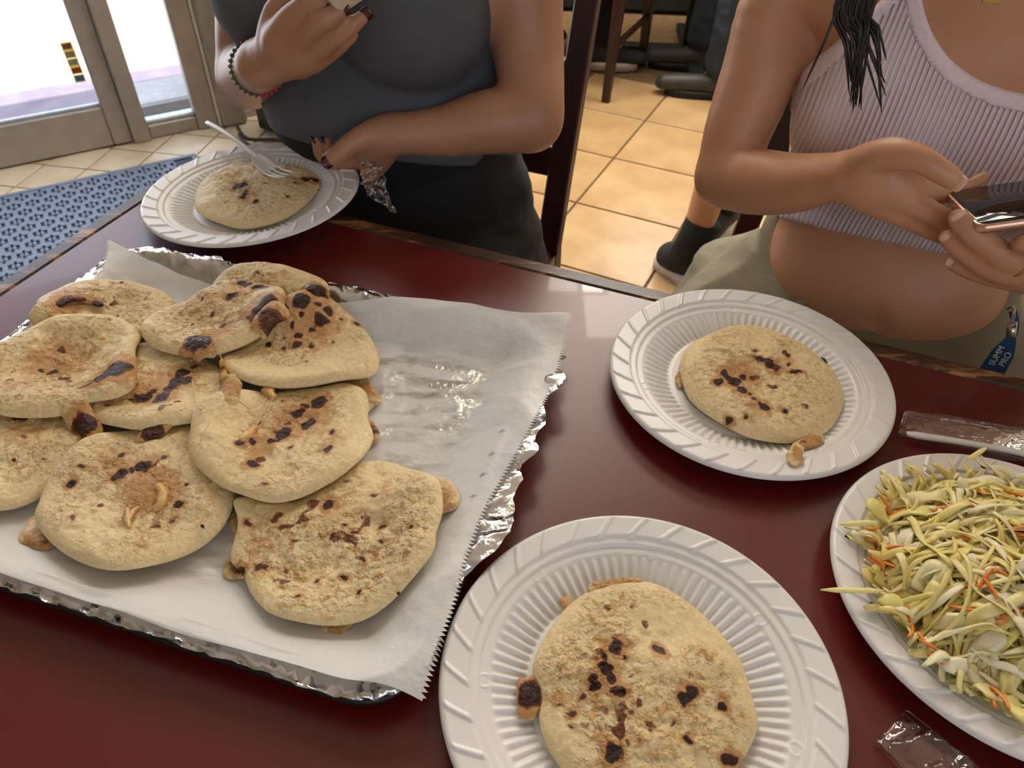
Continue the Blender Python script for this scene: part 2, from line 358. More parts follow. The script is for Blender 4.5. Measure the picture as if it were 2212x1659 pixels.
dbox(MB(), 0.285, 0.42, 0.05, 0.36, -0.40, -0.2, 0.01).build('pier', M('kerb_concrete', (176, 176, 178), 0.8), kb)

# ribbed rubber door mat: base slab, border, raised interlocking blocks
m_rub = M('mat_rubber', (98, 112, 136), 0.5, col2=(86, 100, 124), nscale=14, bump=0.2, bscale=200)
m_rubd = M('mat_rubber_dark', (52, 60, 76), 0.7)
mat_o = empty('door_mat', DT(-0.5) + DN * 0.6, 'blue grey perforated rubber door mat on the tiles', 'mat')
dbox(MB(), -1.35, 0.16, 0.0005, 0.005, 0.222, 1.10, 0.002).build('mat_base', m_rubd, mat_o)
mb = MB(); dbox(mb, -1.35, 0.16, 0.005, 0.0105, 0.222, 0.24, 0.002); dbox(mb, 0.142, 0.16, 0.005, 0.0105, 0.24, 1.1, 0.002); mb.build('mat_border', m_rub, mat_o)
# one tread piece: a wide H with a pair of studs, long axis along the door
mb = MB(); q = 0.0024
for (a, b, hx, hy) in ((0, 0.012, 0.019, 0.0045), (0, -0.012, 0.019, 0.0045), (0, 0, 0.0062, 0.010), (-0.0165, 0.0, 0.0038, 0.0062), (0.0165, 0.0, 0.0038, 0.0062)):
    mb.box(DD * a + DN * b + ZU * 0.0078, (hx, hy, 0.0029), np.stack([DD, DN, ZU]), 0.0014)
mb.v = [tuple(DD * ((np.array(v) @ DD) * 1.22) + DN * ((np.array(v) @ DN) * 1.62) + ZU * v[2]) for v in mb.v]
tread = mesh_data('tread_block', np.array(mb.v), mb.f, False); tread.materials.append(m_rub)
cnt = 0; rest = MB()
for i in range(40):
    for j in range(17):
        t = -1.33 + 0.0525 * (i + 0.5) + (0.026 if j % 2 else 0); nn = 0.270 + 0.050 * j
        if t > 0.112: continue
        P = DT(t) + DN * nn; v = P - CAM; dp = v @ _F; px = W / 2 + FPX * (v @ CR) / dp; py = H / 2 - FPX * (v @ CU) / dp
        if -30 < px < 420 and py < 640 and cnt < 300:
            o = bpy.data.objects.new('tread_block', tread); COL.objects.link(o); o.parent = mat_o; o.location = Vector(P) - mat_o.location; cnt += 1
        else: rest.add(np.array(mb.v) + P, mb.f)
tag(rest.build('tread_blocks', m_rub, mat_o), kind='stuff')

# unseen glowing ceiling panels, added for top light and the table's sheen
m_lit = bpy.data.materials.new('fill_diffuser'); m_lit.use_nodes = True; pb = m_lit.node_tree.nodes['Principled BSDF']
pb.inputs['Emission Color'].default_value = (1.0, 0.92, 0.8, 1); pb.inputs['Emission Strength'].default_value = 19.0
for k, (x, y, lab) in enumerate(((-0.10, 3.75, 'white framed ceiling light panel above the far chair'), (0.98, 3.35, 'white framed ceiling light panel above the far pedestal table'), (1.80, 2.75, 'white framed ceiling light panel behind the pink top'), (-0.42, 2.65, 'white framed ceiling light panel near the glass door'))):
    e = empty('fill_panel', (x, y, 2.8), lab, 'ceiling light')
    mb = MB()
    for s in (-1, 1): mb.bar((x - 0.62, y + s * 0.3, 2.79), (x + 0.62, y + s * 0.3, 2.79), 0.015, 0.01); mb.bar((x + s * 0.61, y - 0.3, 2.79), (x + s * 0.61, y + 0.3, 2.79), 0.015, 0.01)
    mb.build('frame', M('fill_frame', (235, 235, 232), 0.5), e)
    MB().box((x, y, 2.788), (0.595, 0.285, 0.004)).build('diffuser', m_lit, e)

# ------------------------------------------------------------------ the red table
ET = np.array([0.9325, -0.3612, 0]); FT = np.array([-0.3612, -0.9325, 0]); C0 = np.array([-0.462, 0.925, 0]); TZ = 0.75
TP = lambda a, b, z=0.0: C0 + ET * a + FT * b + ZU * z
m_red = M('red_laminate', (98, 16, 15), 0.34, col2=(92, 14, 13), nscale=3.0, bump=0.03, bscale=160, spec=0.6, coat=0.15)
def trim_mat():
    m = bpy.data.materials.new('worn_wood_trim'); m.use_nodes = True; n = m.node_tree; b = n.nodes['Principled BSDF']; L = n.links.new
    tc = n.nodes.new('ShaderNodeTexCoord'); mp = n.nodes.new('ShaderNodeMapping'); L(tc.outputs['Object'], mp.inputs['Vector'])
    mp.inputs['Rotation'].default_value = (0, 0, math.atan2(0.3612, 0.9325)); mp.inputs['Scale'].default_value = (0.22, 1, 1)
    a = n.nodes.new('ShaderNodeTexNoise'); a.inputs['Scale'].default_value = 55; a.inputs['Detail'].default_value = 8; a.inputs['Roughness'].default_value = 0.7; L(mp.outputs[0], a.inputs['Vector'])
    r = n.nodes.new('ShaderNodeValToRGB'); cr = r.color_ramp; cr.elements[0].position = 0.40; cr.elements[0].color = (*lin((50, 30, 20)), 1); cr.elements[1].position = 0.64; cr.elements[1].color = (*lin((172, 122, 72)), 1)
    x = cr.elements.new(0.55); x.color = (*lin((78, 46, 28)), 1); L(a.outputs['Fac'], r.inputs['Fac']); L(r.outputs['Color'], b.inputs['Base Color'])
    b.inputs['Roughness'].default_value = 0.38
    bp = n.nodes.new('ShaderNodeBump'); bp.inputs['Strength'].default_value = 0.4; bp.inputs['Distance'].default_value = 0.001; L(a.outputs['Fac'], bp.inputs['Height']); L(bp.outputs[0], b.inputs['Normal'])
    return m
m_trim = trim_mat()
table = empty('dining_table', TP(0.65, 0.38), 'dark red laminate table with scuffed wooden edge trim', 'table')
AXT = np.stack([ET, -FT, ZU]); tw, LT, DTB = 0.024, 1.36, 0.80
MB().box(TP(LT / 2, DTB / 2, TZ - 0.016), (LT / 2 - tw, DTB / 2 - tw, 0.016), AXT).build('tabletop', m_red, table)
for (a0, a1, b0, b1) in ((0, LT, 0, tw - 0.0004), (0, LT, DTB - tw + 0.0004, DTB), (0, tw - 0.0004, tw, DTB - tw), (LT - tw + 0.0004, LT, tw, DTB - tw)):
    MB().box(TP((a0 + a1) / 2, (b0 + b1) / 2, TZ - 0.0185), ((a1 - a0) / 2, (b1 - b0) / 2, 0.019), AXT, 0.004).build('edge_trim', m_trim, table)
m_blk = M('black_metal', (24, 23, 23), 0.5, col2=(18, 17, 17))
mb = MB().tube([TP(0.68, 0.42, 0.03), TP(0.68, 0.42, TZ - 0.04)], 0.04, 16); mb.build('pedestal', m_blk, table, True)
mb = MB(); c = TP(0.68, 0.42, 0.022)
for d in (ET, FT): mb.bar(c - d * 0.3, c + d * 0.3, 0.03, 0.02)
mb.build('base', m_blk, table); MB().box(TP(0.68, 0.42, TZ - 0.036), (0.16, 0.16, 0.004), AXT).build('top_plate', m_blk, table)
# ------------------------------------------------------------------ round plastic plates
m_plate = M('plate_plastic', (232, 229, 226), 0.33, col2=(229, 226, 223), nscale=5, spec=0.5)
def plate_centre_mat():
    m = bpy.data.materials.new('plate_centre_plastic'); m.use_nodes = True; n = m.node_tree; b = n.nodes['Principled BSDF']; L = n.links.new
    tc = n.nodes.new('ShaderNodeTexCoord'); sep = n.nodes.new('ShaderNodeSeparateXYZ'); L(tc.outputs['Object'], sep.inputs[0]); hs = []
    for sgn in (1, -1):
        a = n.nodes.new('ShaderNodeMath'); a.operation = 'MULTIPLY_ADD'; a.inputs[1].default_value = sgn; L(sep.outputs['Y'], a.inputs[0]); L(sep.outputs['X'], a.inputs[2])
        k = n.nodes.new('ShaderNodeMath'); k.operation = 'MULTIPLY'; k.inputs[1].default_value = 2 * math.pi / 0.0046; L(a.outputs[0], k.inputs[0])
        s = n.nodes.new('ShaderNodeMath'); s.operation = 'SINE'; L(k.outputs[0], s.inputs[0]); hs.append(s)
    ml = n.nodes.new('ShaderNodeMath'); ml.operation = 'MULTIPLY'; L(hs[0].outputs[0], ml.inputs[0]); L(hs[1].outputs[0], ml.inputs[1])
    bp = n.nodes.new('ShaderNodeBump'); bp.inputs['Strength'].default_value = 0.8; bp.inputs['Distance'].default_value = 0.0012; L(ml.outputs[0], bp.inputs['Height']); L(bp.outputs[0], b.inputs['Normal'])
    b.inputs['Base Color'].default_value = (*lin((231, 228, 225)), 1); b.inputs['Roughness'].default_value = 0.35
    return m
m_platec = plate_centre_mat()
RP = 0.130                      # rim radius; rim height 0.018 above the foot
def plate_profile(r, th):
    """height of the upper face"""
    z = np.interp(r, [0, 0.062, 0.0635, 0.071, 0.0725, 0.0965, 0.0985, 0.1035, 0.105, 0.1095, 0.1115, 0.1265, 0.1285, 0.130],
                     [0.0022, 0.0022, 0.0032, 0.0032, 0.0024, 0.0118, 0.0132, 0.0138, 0.0160, 0.0166, 0.0186, 0.0200, 0.0192, 0.0168])
    fl = sstep(0.0715, 0.0760, r) * (1 - sstep(0.0930, 0.0985, r))
    z = z + 0.0011 * fl * np.cos(th * 78)
    # slanted raised bars on the rim
    ph = (th + (r - 0.112) * 6.5) * 30 / (2 * np.pi); dd = np.abs(ph - np.round(ph)) / 30 * 2 * np.pi * r
    bar = (1 - sstep(0.0007, 0.0030, dd)) * sstep(0.1085, 0.1120, r) * (1 - sstep(0.1255, 0.1280, r))
    z = z + 0.0015 * bar
    # five small moulded rings round the well
    for k in range(7):
        a = 2 * np.pi * (k + 0.3) / 7; d = np.hypot(r * np.cos(th) - 0.1005 * np.cos(a), r * np.sin(th) - 0.1005 * np.sin(a))
        z = z + 0.0006 * np.exp(-((d - 0.0042) / 0.0007) ** 2)
    return z
def plate_meshes():
    NT = 780; rs = np.concatenate([np.linspace(0.0635, 0.071, 5), np.linspace(0.0715, 0.0990, 34), np.linspace(0.0998, 0.1085, 14), np.linspace(0.1090, 0.1300, 32)])
    th = np.arange(NT) * 2 * np.pi / NT; Rr, T = np.meshgrid(rs, th, indexing='ij'); Z = plate_profile(Rr, T)
    top = np.stack([Rr * np.cos(T), Rr * np.sin(T), Z], -1).reshape(-1, 3)
    # underside
    rb = np.array([0.1300, 0.125, 0.111, 0.104, 0.097, 0.074, 0.070, 0.0635]); zb = np.array([0.0163, 0.0178, 0.0168, 0.0140, 0.0110, 0.0006, 0.0, 0.0])
    bot = np.stack([np.stack([np.full(NT, r) * np.cos(th), np.full(NT, r) * np.sin(th), np.full(NT, z)], -1) for r, z in zip(rb, zb)]).reshape(-1, 3)
    n = len(rs) + len(rb); V = np.concatenate([top, bot]); Fc = grid_faces(n, NT, wrap_v=True)[:, ::-1]
    a = mesh_data('rim', V, np.ascontiguousarray(Fc)); a.materials.append(m_plate)
    rc = np.linspace(0.0, 0.0645, 9); T2 = np.arange(90) * 2 * np.pi / 90; V = []
    for r in rc[1:]: V += [(r * math.cos(t), r * math.sin(t), 0.0022 if r < 0.063 else 0.0026) for t in T2]
    V += [(0.0645 * math.cos(t), 0.0645 * math.sin(t), 0.0004) for t in T2]; V += [(0, 0, 0.0022), (0, 0, 0.0004)]; k = len(V)
    Fc = [(i * 90 + j, (i + 1) * 90 + j, (i + 1) * 90 + (j + 1) % 90, i * 90 + (j + 1) % 90) for i in range(8) for j in range(90)]
    Fc += [(k - 2, j, (j + 1) % 90) for j in range(90)] + [(k - 1, 8 * 90 + (j + 1) % 90, 8 * 90 + j) for j in range(90)]
    b = mesh_data('centre', V, Fc); b.materials.append(m_platec)
    return a, b
rim_me, cen_me = plate_meshes()
def plate(loc, rz, label, tilt=(0, 0)):
    e = empty('plastic_plate', loc, label, 'plate', 'white plastic plates'); e.rotation_euler = (tilt[0], tilt[1], rz)
    for nm, me in (('rim', rim_me), ('centre', cen_me)):
        o = bpy.data.objects.new(nm, me); COL.objects.link(o); o.parent = e
    return e
PZ = TZ + 0.0005
PL2 = np.array([0.221, 0.5317]); PL3 = np.array([0.0867, 0.2327]); PL4 = np.array([0.3665, 0.3045]); PL1 = np.array([-0.3215, 0.838])
plate((*PL2, PZ), 0.35, 'white ribbed plastic plate with one pupusa beside the worn wooden edge')
plate((*PL3, PZ), 1.1, 'white ribbed plastic plate with one pupusa next to the coleslaw and the tray')
plate((*PL4, PZ), 0.75, 'white ribbed plastic plate heaped with coleslaw')
P1Z = 0.7575; TILT1 = (R(-1.5), R(-2.4))
plate((*PL1, P1Z), 0.2, 'white ribbed plastic plate with pupusa and fork, steadied by a hand', TILT1)

# ------------------------------------------------------------------ baking tray, foil and paper
EA = np.array([0.9594, -0.2820, 0]); EB = np.array([0.2820, 0.9594, 0])
AC, BC, HA, HB = -0.366, 0.3730, 0.252, 0.199        # centre and half size of the tray in its own axes
TW = lambda a, b, z=0.0: EA * a + EB * b + ZU * z
def toab(P): P = np.asarray(P); return P @ EA, P @ EB
def rrect(a, b, r, n=10):
    """closed rounded rectangle, returned with outward normals"""
    out = []
    for k, (sx, sy) in enumerate(((1, 1), (-1, 1), (-1, -1), (1, -1))):
        for j in range(n + 1):
            t = math.pi / 2 * (k + j / n); out.append((sx * (a - r) + r * math.cos(t), sy * (b - r) + r * math.sin(t), math.cos(t), math.sin(t)))
    return np.array(out)
def resample(P, m):
    Q = np.vstack([P, P[:1]]); s = np.concatenate([[0], np.cumsum(np.linalg.norm(np.diff(Q[:, :2], axis=0), axis=1))]); u = np.linspace(0, s[-1], m, endpoint=False)
    return np.stack([np.interp(u, s, Q[:, k]) for k in range(Q.shape[1])], -1), s[-1]
def ring_loft(rows):
    """rows: list of (n,3) arrays"""
    n = len(rows[0]); return np.concatenate(rows), grid_faces(len(rows), n, wrap_v=True)
m_pan = M('dark_pan_metal', (34, 32, 33), 0.42, 0.5, col2=(26, 25, 26), nscale=25, bump=0.1)
tray = empty('baking_tray', TW(AC, BC, TZ), 'large dark baking tray lined with foil and paper, full of pupusas', 'tray')
ring, _ = resample(rrect(HA, HB, 0.045), 220)
def trow(off, z): return TW(AC, BC) + np.outer(ring[:, 0] + ring[:, 2] * off, EA) + np.outer(ring[:, 1] + ring[:, 3] * off, EB) + ZU * (TZ + z)
rows = [trow(o, z) for o, z in ((-0.05, 0.0022), (-0.034, 0.0022), (-0.029, 0.004), (-0.014, 0.0205), (-0.010, 0.0225), (-0.002, 0.0225), (0.0, 0.0205), (-0.0005, 0.0175), (-0.006, 0.019), (-0.0105, 0.0195), (-0.028, 0.0008), (-0.05, 0.0006))]
V, Fc = ring_loft(rows); obj('pan_rim', V, Fc, m_pan, tray)
P = rows[0]; V = np.concatenate([P, trow(-0.05, 0.0007)]); n = len(P)
obj('pan_floor', V, [tuple(range(n)), tuple(range(2 * n - 1, n - 1, -1))], m_pan, tray, smooth=False)

def foil_mat():
    m = M('foil', (228, 226, 224), 0.16, 1.0, col2=(205, 203, 202), nscale=40, bump=0.35, bscale=130); return m
m_foil = foil_mat()
ringf, per = resample(rrect(HA, HB, 0.045), 330)
foil = empty('foil_lining', TW(AC, BC, TZ + 0.003), 'crumpled silver foil folded over the tray rim', 'foil')
prof = [(-0.060, 0.0030), (-0.046, 0.0030), (-0.034, 0.0036), (-0.029, 0.0062), (-0.024, 0.0115), (-0.019, 0.0170), (-0.0135, 0.0222), (-0.008, 0.0245), (-0.0045, 0.0245), (-0.0022, 0.0236), (-0.0012, 0.0232)]
rng = np.random.default_rng(3); rows = []
na = np.arange(len(ringf))
for k, (o, z) in enumerate(prof):
    q = 1.0 if 2 < k < 10 else 0.35
    amp = 0.0032 * q
    lowf = fbm(np.stack([na * 0.21, np.full(len(na), k * 0.6), np.full(len(na), 3.0)], -1), 2)
    dz = amp * (rng.random(len(na)) - 0.5) * 1.3 + 0.004 * q * lowf; do = amp * (rng.random(len(na)) - 0.5) * 1.6 + 0.004 * q * fbm(np.stack([na * 0.25, np.full(len(na), k * 0.9), np.full(len(na), 9.0)], -1), 2)
    # on the right-hand short side the foil is pulled out into a loose crumpled flap
    a_, b_ = ringf[:, 0], ringf[:, 1]; w = sstep(HA - 0.012, HA - 0.001, a_) * (1 - sstep(0.12, 0.18, b_)) * sstep(-0.12, -0.03, b_)
    ex = w * max(0, k - 6) * 0.0042 * (1.0 + 2.2 * fbm(np.stack([na * 0.16, na * 0, na * 0 + 5.0], -1), 2))
    rr = ringf.copy(); off = o + do + ex
    zz = TZ + np.maximum(z + dz + (0.35 * ex if k > 6 else 0), 0.0026 if k < 3 else 0.004)
    if k >= 6: zz = np.maximum(zz, TZ + 0.0234)
    if 2 < k < 6: zz = np.minimum(zz, TZ + 0.0200); off = np.minimum(off, np.interp(zz - TZ, [0.004, 0.0205, 0.0225], [-0.029, -0.014, -0.010]) - 0.0016)
    rows.append(TW(AC, BC) + np.outer(rr[:, 0] + rr[:, 2] * off, EA) + np.outer(rr[:, 1] + rr[:, 3] * off, EB) + np.outer(zz, ZU))
V, Fc = ring_loft(rows)
F3 = np.concatenate([Fc[:, [0, 1, 2]], Fc[:, [0, 2, 3]]])
obj('foil_border', V, F3, m_foil, foil, smooth=False)
P = rows[0]; c = P.mean(0); ga = 40; gb = 32
A, B = np.meshgrid(np.linspace(-HA + 0.048, HA - 0.048, ga), np.linspace(-HB + 0.048, HB - 0.048, gb), indexing='ij')
Zf = TZ + 0.0030 + 0.0016 * rng.random(A.shape); V = TW(AC, BC) + A[..., None] * EA + B[..., None] * EB + Zf[..., None] * ZU
Fq = grid_faces(ga, gb); obj('foil_floor', V.reshape(-1, 3), np.concatenate([Fq[:, [0, 1, 2]], Fq[:, [0, 2, 3]]]), m_foil, foil, smooth=False)

# parchment sheet: border traced, heights follow the tray
def tray_height(a, b):
    """height of the lining over the tray at tray coordinates (relative to its centre)"""
    dx = np.abs(a) - (HA - 0.034); dy = np.abs(b) - (HB - 0.034)
    d = np.maximum(dx, dy); q = np.hypot(np.maximum(dx + 0.02, 0), np.maximum(dy + 0.02, 0)) - 0.02; d = np.where((dx > -0.02) & (dy > -0.02), q, d)
    z = 0.0056 + 0.0235 * sstep(-0.040, 0.028, d) ** 1.35
    return z, d
def paper_mat():
    m = bpy.data.materials.new('greasy_paper'); m.use_nodes = True; n = m.node_tree; n.nodes.clear(); L = n.links.new
    out = n.nodes.new('ShaderNodeOutputMaterial'); b = n.nodes.new('ShaderNodeBsdfPrincipled'); tl = n.nodes.new('ShaderNodeBsdfTranslucent'); tp = n.nodes.new('ShaderNodeBsdfTransparent')
    b.inputs['Roughness'].default_value = 0.42; b.inputs['Base Color'].default_value = (*lin((236, 234, 232)), 1); tl.inputs[0].default_value = (*lin((236, 234, 230)), 1); tp.inputs[0].default_value = (0.93, 0.90, 0.82, 1)
    m1 = n.nodes.new('ShaderNodeMixShader'); m1.inputs[0].default_value = 0.22; L(b.outputs[0], m1.inputs[1]); L(tl.outputs[0], m1.inputs[2])
    at_ = n.nodes.new('ShaderNodeAttribute'); at_.attribute_name = 'grease'
    tc = n.nodes.new('ShaderNodeTexCoord'); mp = n.nodes.new('ShaderNodeMapping'); mp.inputs['Rotation'].default_value = (0, 0, 0.29); mp.inputs['Scale'].default_value = (0.35, 1, 1); L(tc.outputs['Object'], mp.inputs[0])
    nz = n.nodes.new('ShaderNodeTexNoise'); nz.inputs['Scale'].default_value = 75; nz.inputs['Detail'].default_value = 5; L(mp.outputs[0], nz.inputs['Vector'])
    mr = n.nodes.new('ShaderNodeMapRange'); mr.inputs['From Min'].default_value = 0.45; mr.inputs['From Max'].default_value = 0.60; L(nz.outputs['Fac'], mr.inputs['Value'])
    ml = n.nodes.new('ShaderNodeMath'); ml.operation = 'MULTIPLY'; L(mr.outputs[0], ml.inputs[0]); L(at_.outputs['Fac'], ml.inputs[1])
    m2 = n.nodes.new('ShaderNodeMath'); m2.operation = 'MULTIPLY'; m2.inputs[1].default_value = 0.75; L(ml.outputs[0], m2.inputs[0])
    mx = n.nodes.new('ShaderNodeMixShader'); L(m2.outputs[0], mx.inputs[0]); L(m1.outputs[0], mx.inputs[1]); L(tp.outputs[0], mx.inputs[2]); L(mx.outputs[0], out.inputs['Surface'])
    rr = n.nodes.new('ShaderNodeMapRange'); rr.inputs['To Min'].default_value = 0.45; rr.inputs['To Max'].default_value = 0.12; L(at_.outputs['Fac'], rr.inputs['Value']); L(rr.outputs[0], b.inputs['Roughness'])
    n2 = n.nodes.new('ShaderNodeTexNoise'); n2.inputs['Scale'].default_value = 45; n2.inputs['Detail'].default_value = 4; L(tc.outputs['Object'], n2.inputs['Vector'])
    bp = n.nodes.new('ShaderNodeBump'); bp.inputs['Strength'].default_value = 0.8; bp.inputs['Distance'].default_value = 0.003; L(n2.outputs['Fac'], bp.inputs['Height']); L(bp.outputs[0], b.inputs['Normal'])
    return m
def edge_px(pts, n):
    P = spline(np.array([at(x, y, z)[:2] for x, y, z in pts]), 12); s = np.concatenate([[0], np.cumsum(np.linalg.norm(np.diff(P, axis=0), axis=1))]); u = np.linspace(0, s[-1], n)
    return np.stack([np.interp(u, s, P[:, 0]), np.interp(u, s, P[:, 1])], -1), s[-1]
NS, NTP = 170, 460
z1 = TZ + 0.026
Etop, _ = edge_px([(240, 532, z1), (400, 602, z1 - 0.010), (600, 648, z1 - 0.010), (740, 662, z1 - 0.008), (880, 656, z1 - 0.002), (1000, 660, z1 + 0.006), (1120, 682, z1 + 0.006), (1228, 712, TZ + 0.022)], NS)
Ebot, _ = edge_px([(-330, 1130, z1 - 0.004), (-160, 1190, z1 - 0.004), (0, 1247, z1 - 0.004), (200, 1312, z1 - 0.004), (400, 1380, z1 - 0.003), (600, 1430, z1), (740, 1480, z1 - 0.004), (840, 1508, TZ + 0.012), (915, 1535, TZ + 0.008)], NS)
Elef, _ = edge_px([(240, 532, z1), (228, 596, z1 - 0.008), (168, 660, z1 - 0.010), (90, 730, z1 - 0.010), (-12, 818, z1 - 0.010), (-190, 975, z1 - 0.008), (-330, 1130, z1 - 0.004)], NTP)
Erig, lr = edge_px([(1228, 712, TZ + 0.022), (1205, 800, TZ + 0.024), (1160, 905, TZ + 0.027), (1105, 1000, TZ + 0.029), (1052, 1090, TZ + 0.029), (1010, 1200, TZ + 0.027), (985, 1300, TZ + 0.022), (950, 1420, TZ + 0.014), (915, 1535, TZ + 0.008)], NTP)
S, T = np.meshgrid(np.linspace(0, 1, NS), np.linspace(0, 1, NTP), indexing='ij'); s_, t_ = S[..., None], T[..., None]
XY = (1 - t_) * Etop[:, None] + t_ * Ebot[:, None] + (1 - s_) * Elef[None] + s_ * Erig[None] - ((1 - s_) * (1 - t_) * Etop[0] + s_ * (1 - t_) * Etop[-1] + (1 - s_) * t_ * Ebot[0] + s_ * t_ * Ebot[-1])
# saw-tooth cut on the two short ends
tooth = np.abs(((np.arange(NTP) * 0.25) % 1.0) - 0.5) * 2
zig = (tooth - 0.5) * 0.0042
for idx, sg in ((NS - 1, 1), (0, -1)): XY[idx, 2:-2] += sg * np.outer(zig[2:-2], EA[:2])
a_ = XY @ EA[:2] - AC; b_ = XY @ EB[:2] - BC; Zp, dd = tray_height(a_, b_)
p3 = np.stack([a_ * 9, b_ * 9, a_ * 0 + 2.0], -1)
wr = fbm(p3 * 1.4, 4); ridge = 1 - 2 * np.abs(fbm(p3 * np.array([1.2, 2.2, 1]) + 7, 2))
flat = 1 - sstep(-0.04, 0.0, dd)
cre = np.clip(ridge - 0.45, 0, 1) ** 1.3; p5 = np.stack([a_ * 5 + b_ * 3, b_ * 6 - a_ * 4, a_ * 0 + 5.0], -1); rd2 = np.clip(0.8 - 6 * np.abs(fbm(p5, 2)), 0, 1)
Zp = Zp + (0.0010 * wr + 0.0016 * cre) * (0.4 + 0.6 * (1 - flat)) + (0.0035 * wr + 0.003 * rd2) * (1 - flat) + 0.0018 * rd2
over = np.maximum(dd - 0.026, 0)                                   # beyond the rim the sheet sags back to the table
rightfall = sstep(0.04, -0.17, b_)                                 # the lower corner droops, the upper stays lifted
Zp = Zp + np.where(over > 0, over * (0.16 - 0.62 * rightfall) - rightfall * 4.0 * over ** 2, 0) + 0.004 * np.sin(b_ * 34 + 1.0) * sstep(0.02, 0.05, dd) * (a_ > 0)
Zp = np.maximum(Zp, 0.0018 + 0.0004 * (wr + 0.5))
Zp = np.where((dd > 0.016) & (dd < 0.038), np.maximum(Zp, 0.0278), Zp)
V = np.concatenate([XY, (TZ + Zp)[..., None]], -1).reshape(-1, 3)
paper = obj('parchment_paper', V, grid_faces(NS, NTP)[:, ::-1].copy(), paper_mat())
gre = np.zeros(S.shape)
for (x, y, r, w) in ((960, 860, 0.09, 1.0), (850, 800, 0.06, 1.0), (1000, 960, 0.05, 0.8), (560, 1180, 0.035, 0.9), (440, 1280, 0.05, 0.8), (520, 1120, 0.03, 0.7), (870, 1010, 0.04, 0.6), (300, 1200, 0.05, 0.5)):
    c = at(x, y, TZ + 0.006)[:2]; gre = np.maximum(gre, w * np.exp(-((XY - c) ** 2).sum(-1) / (2 * (r * 0.55) ** 2)))
set_attr(paper, 'grease', gre * flat)
tag(paper, 'white greasy parchment sheet with saw-toothed ends under the pupusas', 'paper')
PAPER_XY = XY; PAPER_Z = TZ + Zp
# ------------------------------------------------------------------ pupusas
def pupusa_mat(name='griddled_dough', cream=(221, 197, 148), tan=(186, 132, 74), dark=(52, 24, 14), rough=0.5):
    m = bpy.data.materials.new(name); m.use_nodes = True; n = m.node_tree; b = n.nodes['Principled BSDF']; L = n.links.new
    def math_(op, x, y=None, clamp=False):
        k = n.nodes.new('ShaderNodeMath'); k.operation = op; k.use_clamp = clamp
        for i, v in enumerate((x, y)):
            if v is None: continue
            if isinstance(v, (int, float)): k.inputs[i].default_value = v
            else: L(v, k.inputs[i])
        return k.outputs[0]
    tc = n.nodes.new('ShaderNodeTexCoord')
    def noise(scale, det, rgh=0.5, off=0.0):
        mp = n.nodes.new('ShaderNodeMapping'); mp.inputs['Location'].default_value = (off, off, 0); L(tc.outputs['Object'], mp.inputs[0])
        k = n.nodes.new('ShaderNodeTexNoise'); k.inputs['Scale'].default_value = scale; k.inputs['Detail'].default_value = det; k.inputs['Roughness'].default_value = rgh; L(mp.outputs[0], k.inputs['Vector']); return k.outputs['Fac']
    def attr(a): k = n.nodes.new('ShaderNodeAttribute'); k.attribute_name = a; return k.outputs['Fac']
    def rng_(v, a, c):
        k = n.nodes.new('ShaderNodeMapRange'); k.interpolation_type = 'SMOOTHSTEP'; k.inputs['From Min'].default_value = a; k.inputs['From Max'].default_value = c; L(v, k.inputs['Value']); return k.outputs[0]
    n1, n2, n3 = noise(130, 6, 0.66), noise(300, 4, 0.6, 3.0), noise(210, 3, 0.55, 7.0)
    cr = n.nodes.new('ShaderNodeMix'); cr.data_type = 'RGBA'; cr.inputs[6].default_value = (*lin(cream), 1); cr.inputs[7].default_value = (*lin((236, 214, 166)), 1); L(rng_(n2, 0.35, 0.7), cr.inputs[0])
    gf = n.nodes.new('ShaderNodeMix'); gf.data_type = 'RGBA'; gf.inputs[7].default_value = (*lin((222, 172, 92)), 1); L(cr.outputs[2], gf.inputs[6]); L(math_('MULTIPLY', rng_(n3, 0.54, 0.68), math_('MULTIPLY', attr('crust'), 0.75)), gf.inputs[0])
    # toasted flecks on the raised crust and the browned halo
    fle = math_('MULTIPLY', rng_(n1, 0.50, 0.66), math_('MULTIPLY', attr('crust'), 0.85))
    bro = rng_(math_('ADD', attr('brown'), math_('MULTIPLY', math_('SUBTRACT', n1, 0.5), 1.6)), 0.16, 0.74)
    f1 = math_('MAXIMUM', math_('MULTIPLY', bro, 0.85), fle, True)
    c2 = n.nodes.new('ShaderNodeMix'); c2.data_type = 'RGBA'; c2.inputs[7].default_value = (*lin(tan), 1); L(f1, c2.inputs[0]); L(gf.outputs[2], c2.inputs[6])
    cha = math_('ADD', attr('char'), math_('MULTIPLY', math_('SUBTRACT', n1, 0.5), 0.9))
    c3 = n.nodes.new('ShaderNodeMix'); c3.data_type = 'RGBA'; c3.inputs[7].default_value = (*lin((118, 62, 30)), 1); L(rng_(cha, 0.30, 0.52), c3.inputs[0]); L(c2.outputs[2], c3.inputs[6])
    c4 = n.nodes.new('ShaderNodeMix'); c4.data_type = 'RGBA'; c4.inputs[7].default_value = (*lin(dark), 1); L(rng_(cha, 0.48, 0.78), c4.inputs[0]); L(c3.outputs[2], c4.inputs[6])
    L(c4.outputs[2], b.inputs['Base Color']); b.inputs['Roughness'].default_value = rough; b.inputs['Specular IOR Level'].default_value = 0.35
    b.inputs['Subsurface Weight'].default_value = 0.0
    bp = n.nodes.new('ShaderNodeBump'); bp.inputs['Strength'].default_value = 0.65; bp.inputs['Distance'].default_value = 0.003
    hh = math_('ADD', math_('MULTIPLY', math_('ADD', n1, rng_(n3, 0.45, 0.65)), attr('crust')), math_('MULTIPLY', n2, 0.4)); L(hh, bp.inputs['Height']); L(bp.outputs[0], b.inputs['Normal'])
    return m
m_pup = pupusa_mat()
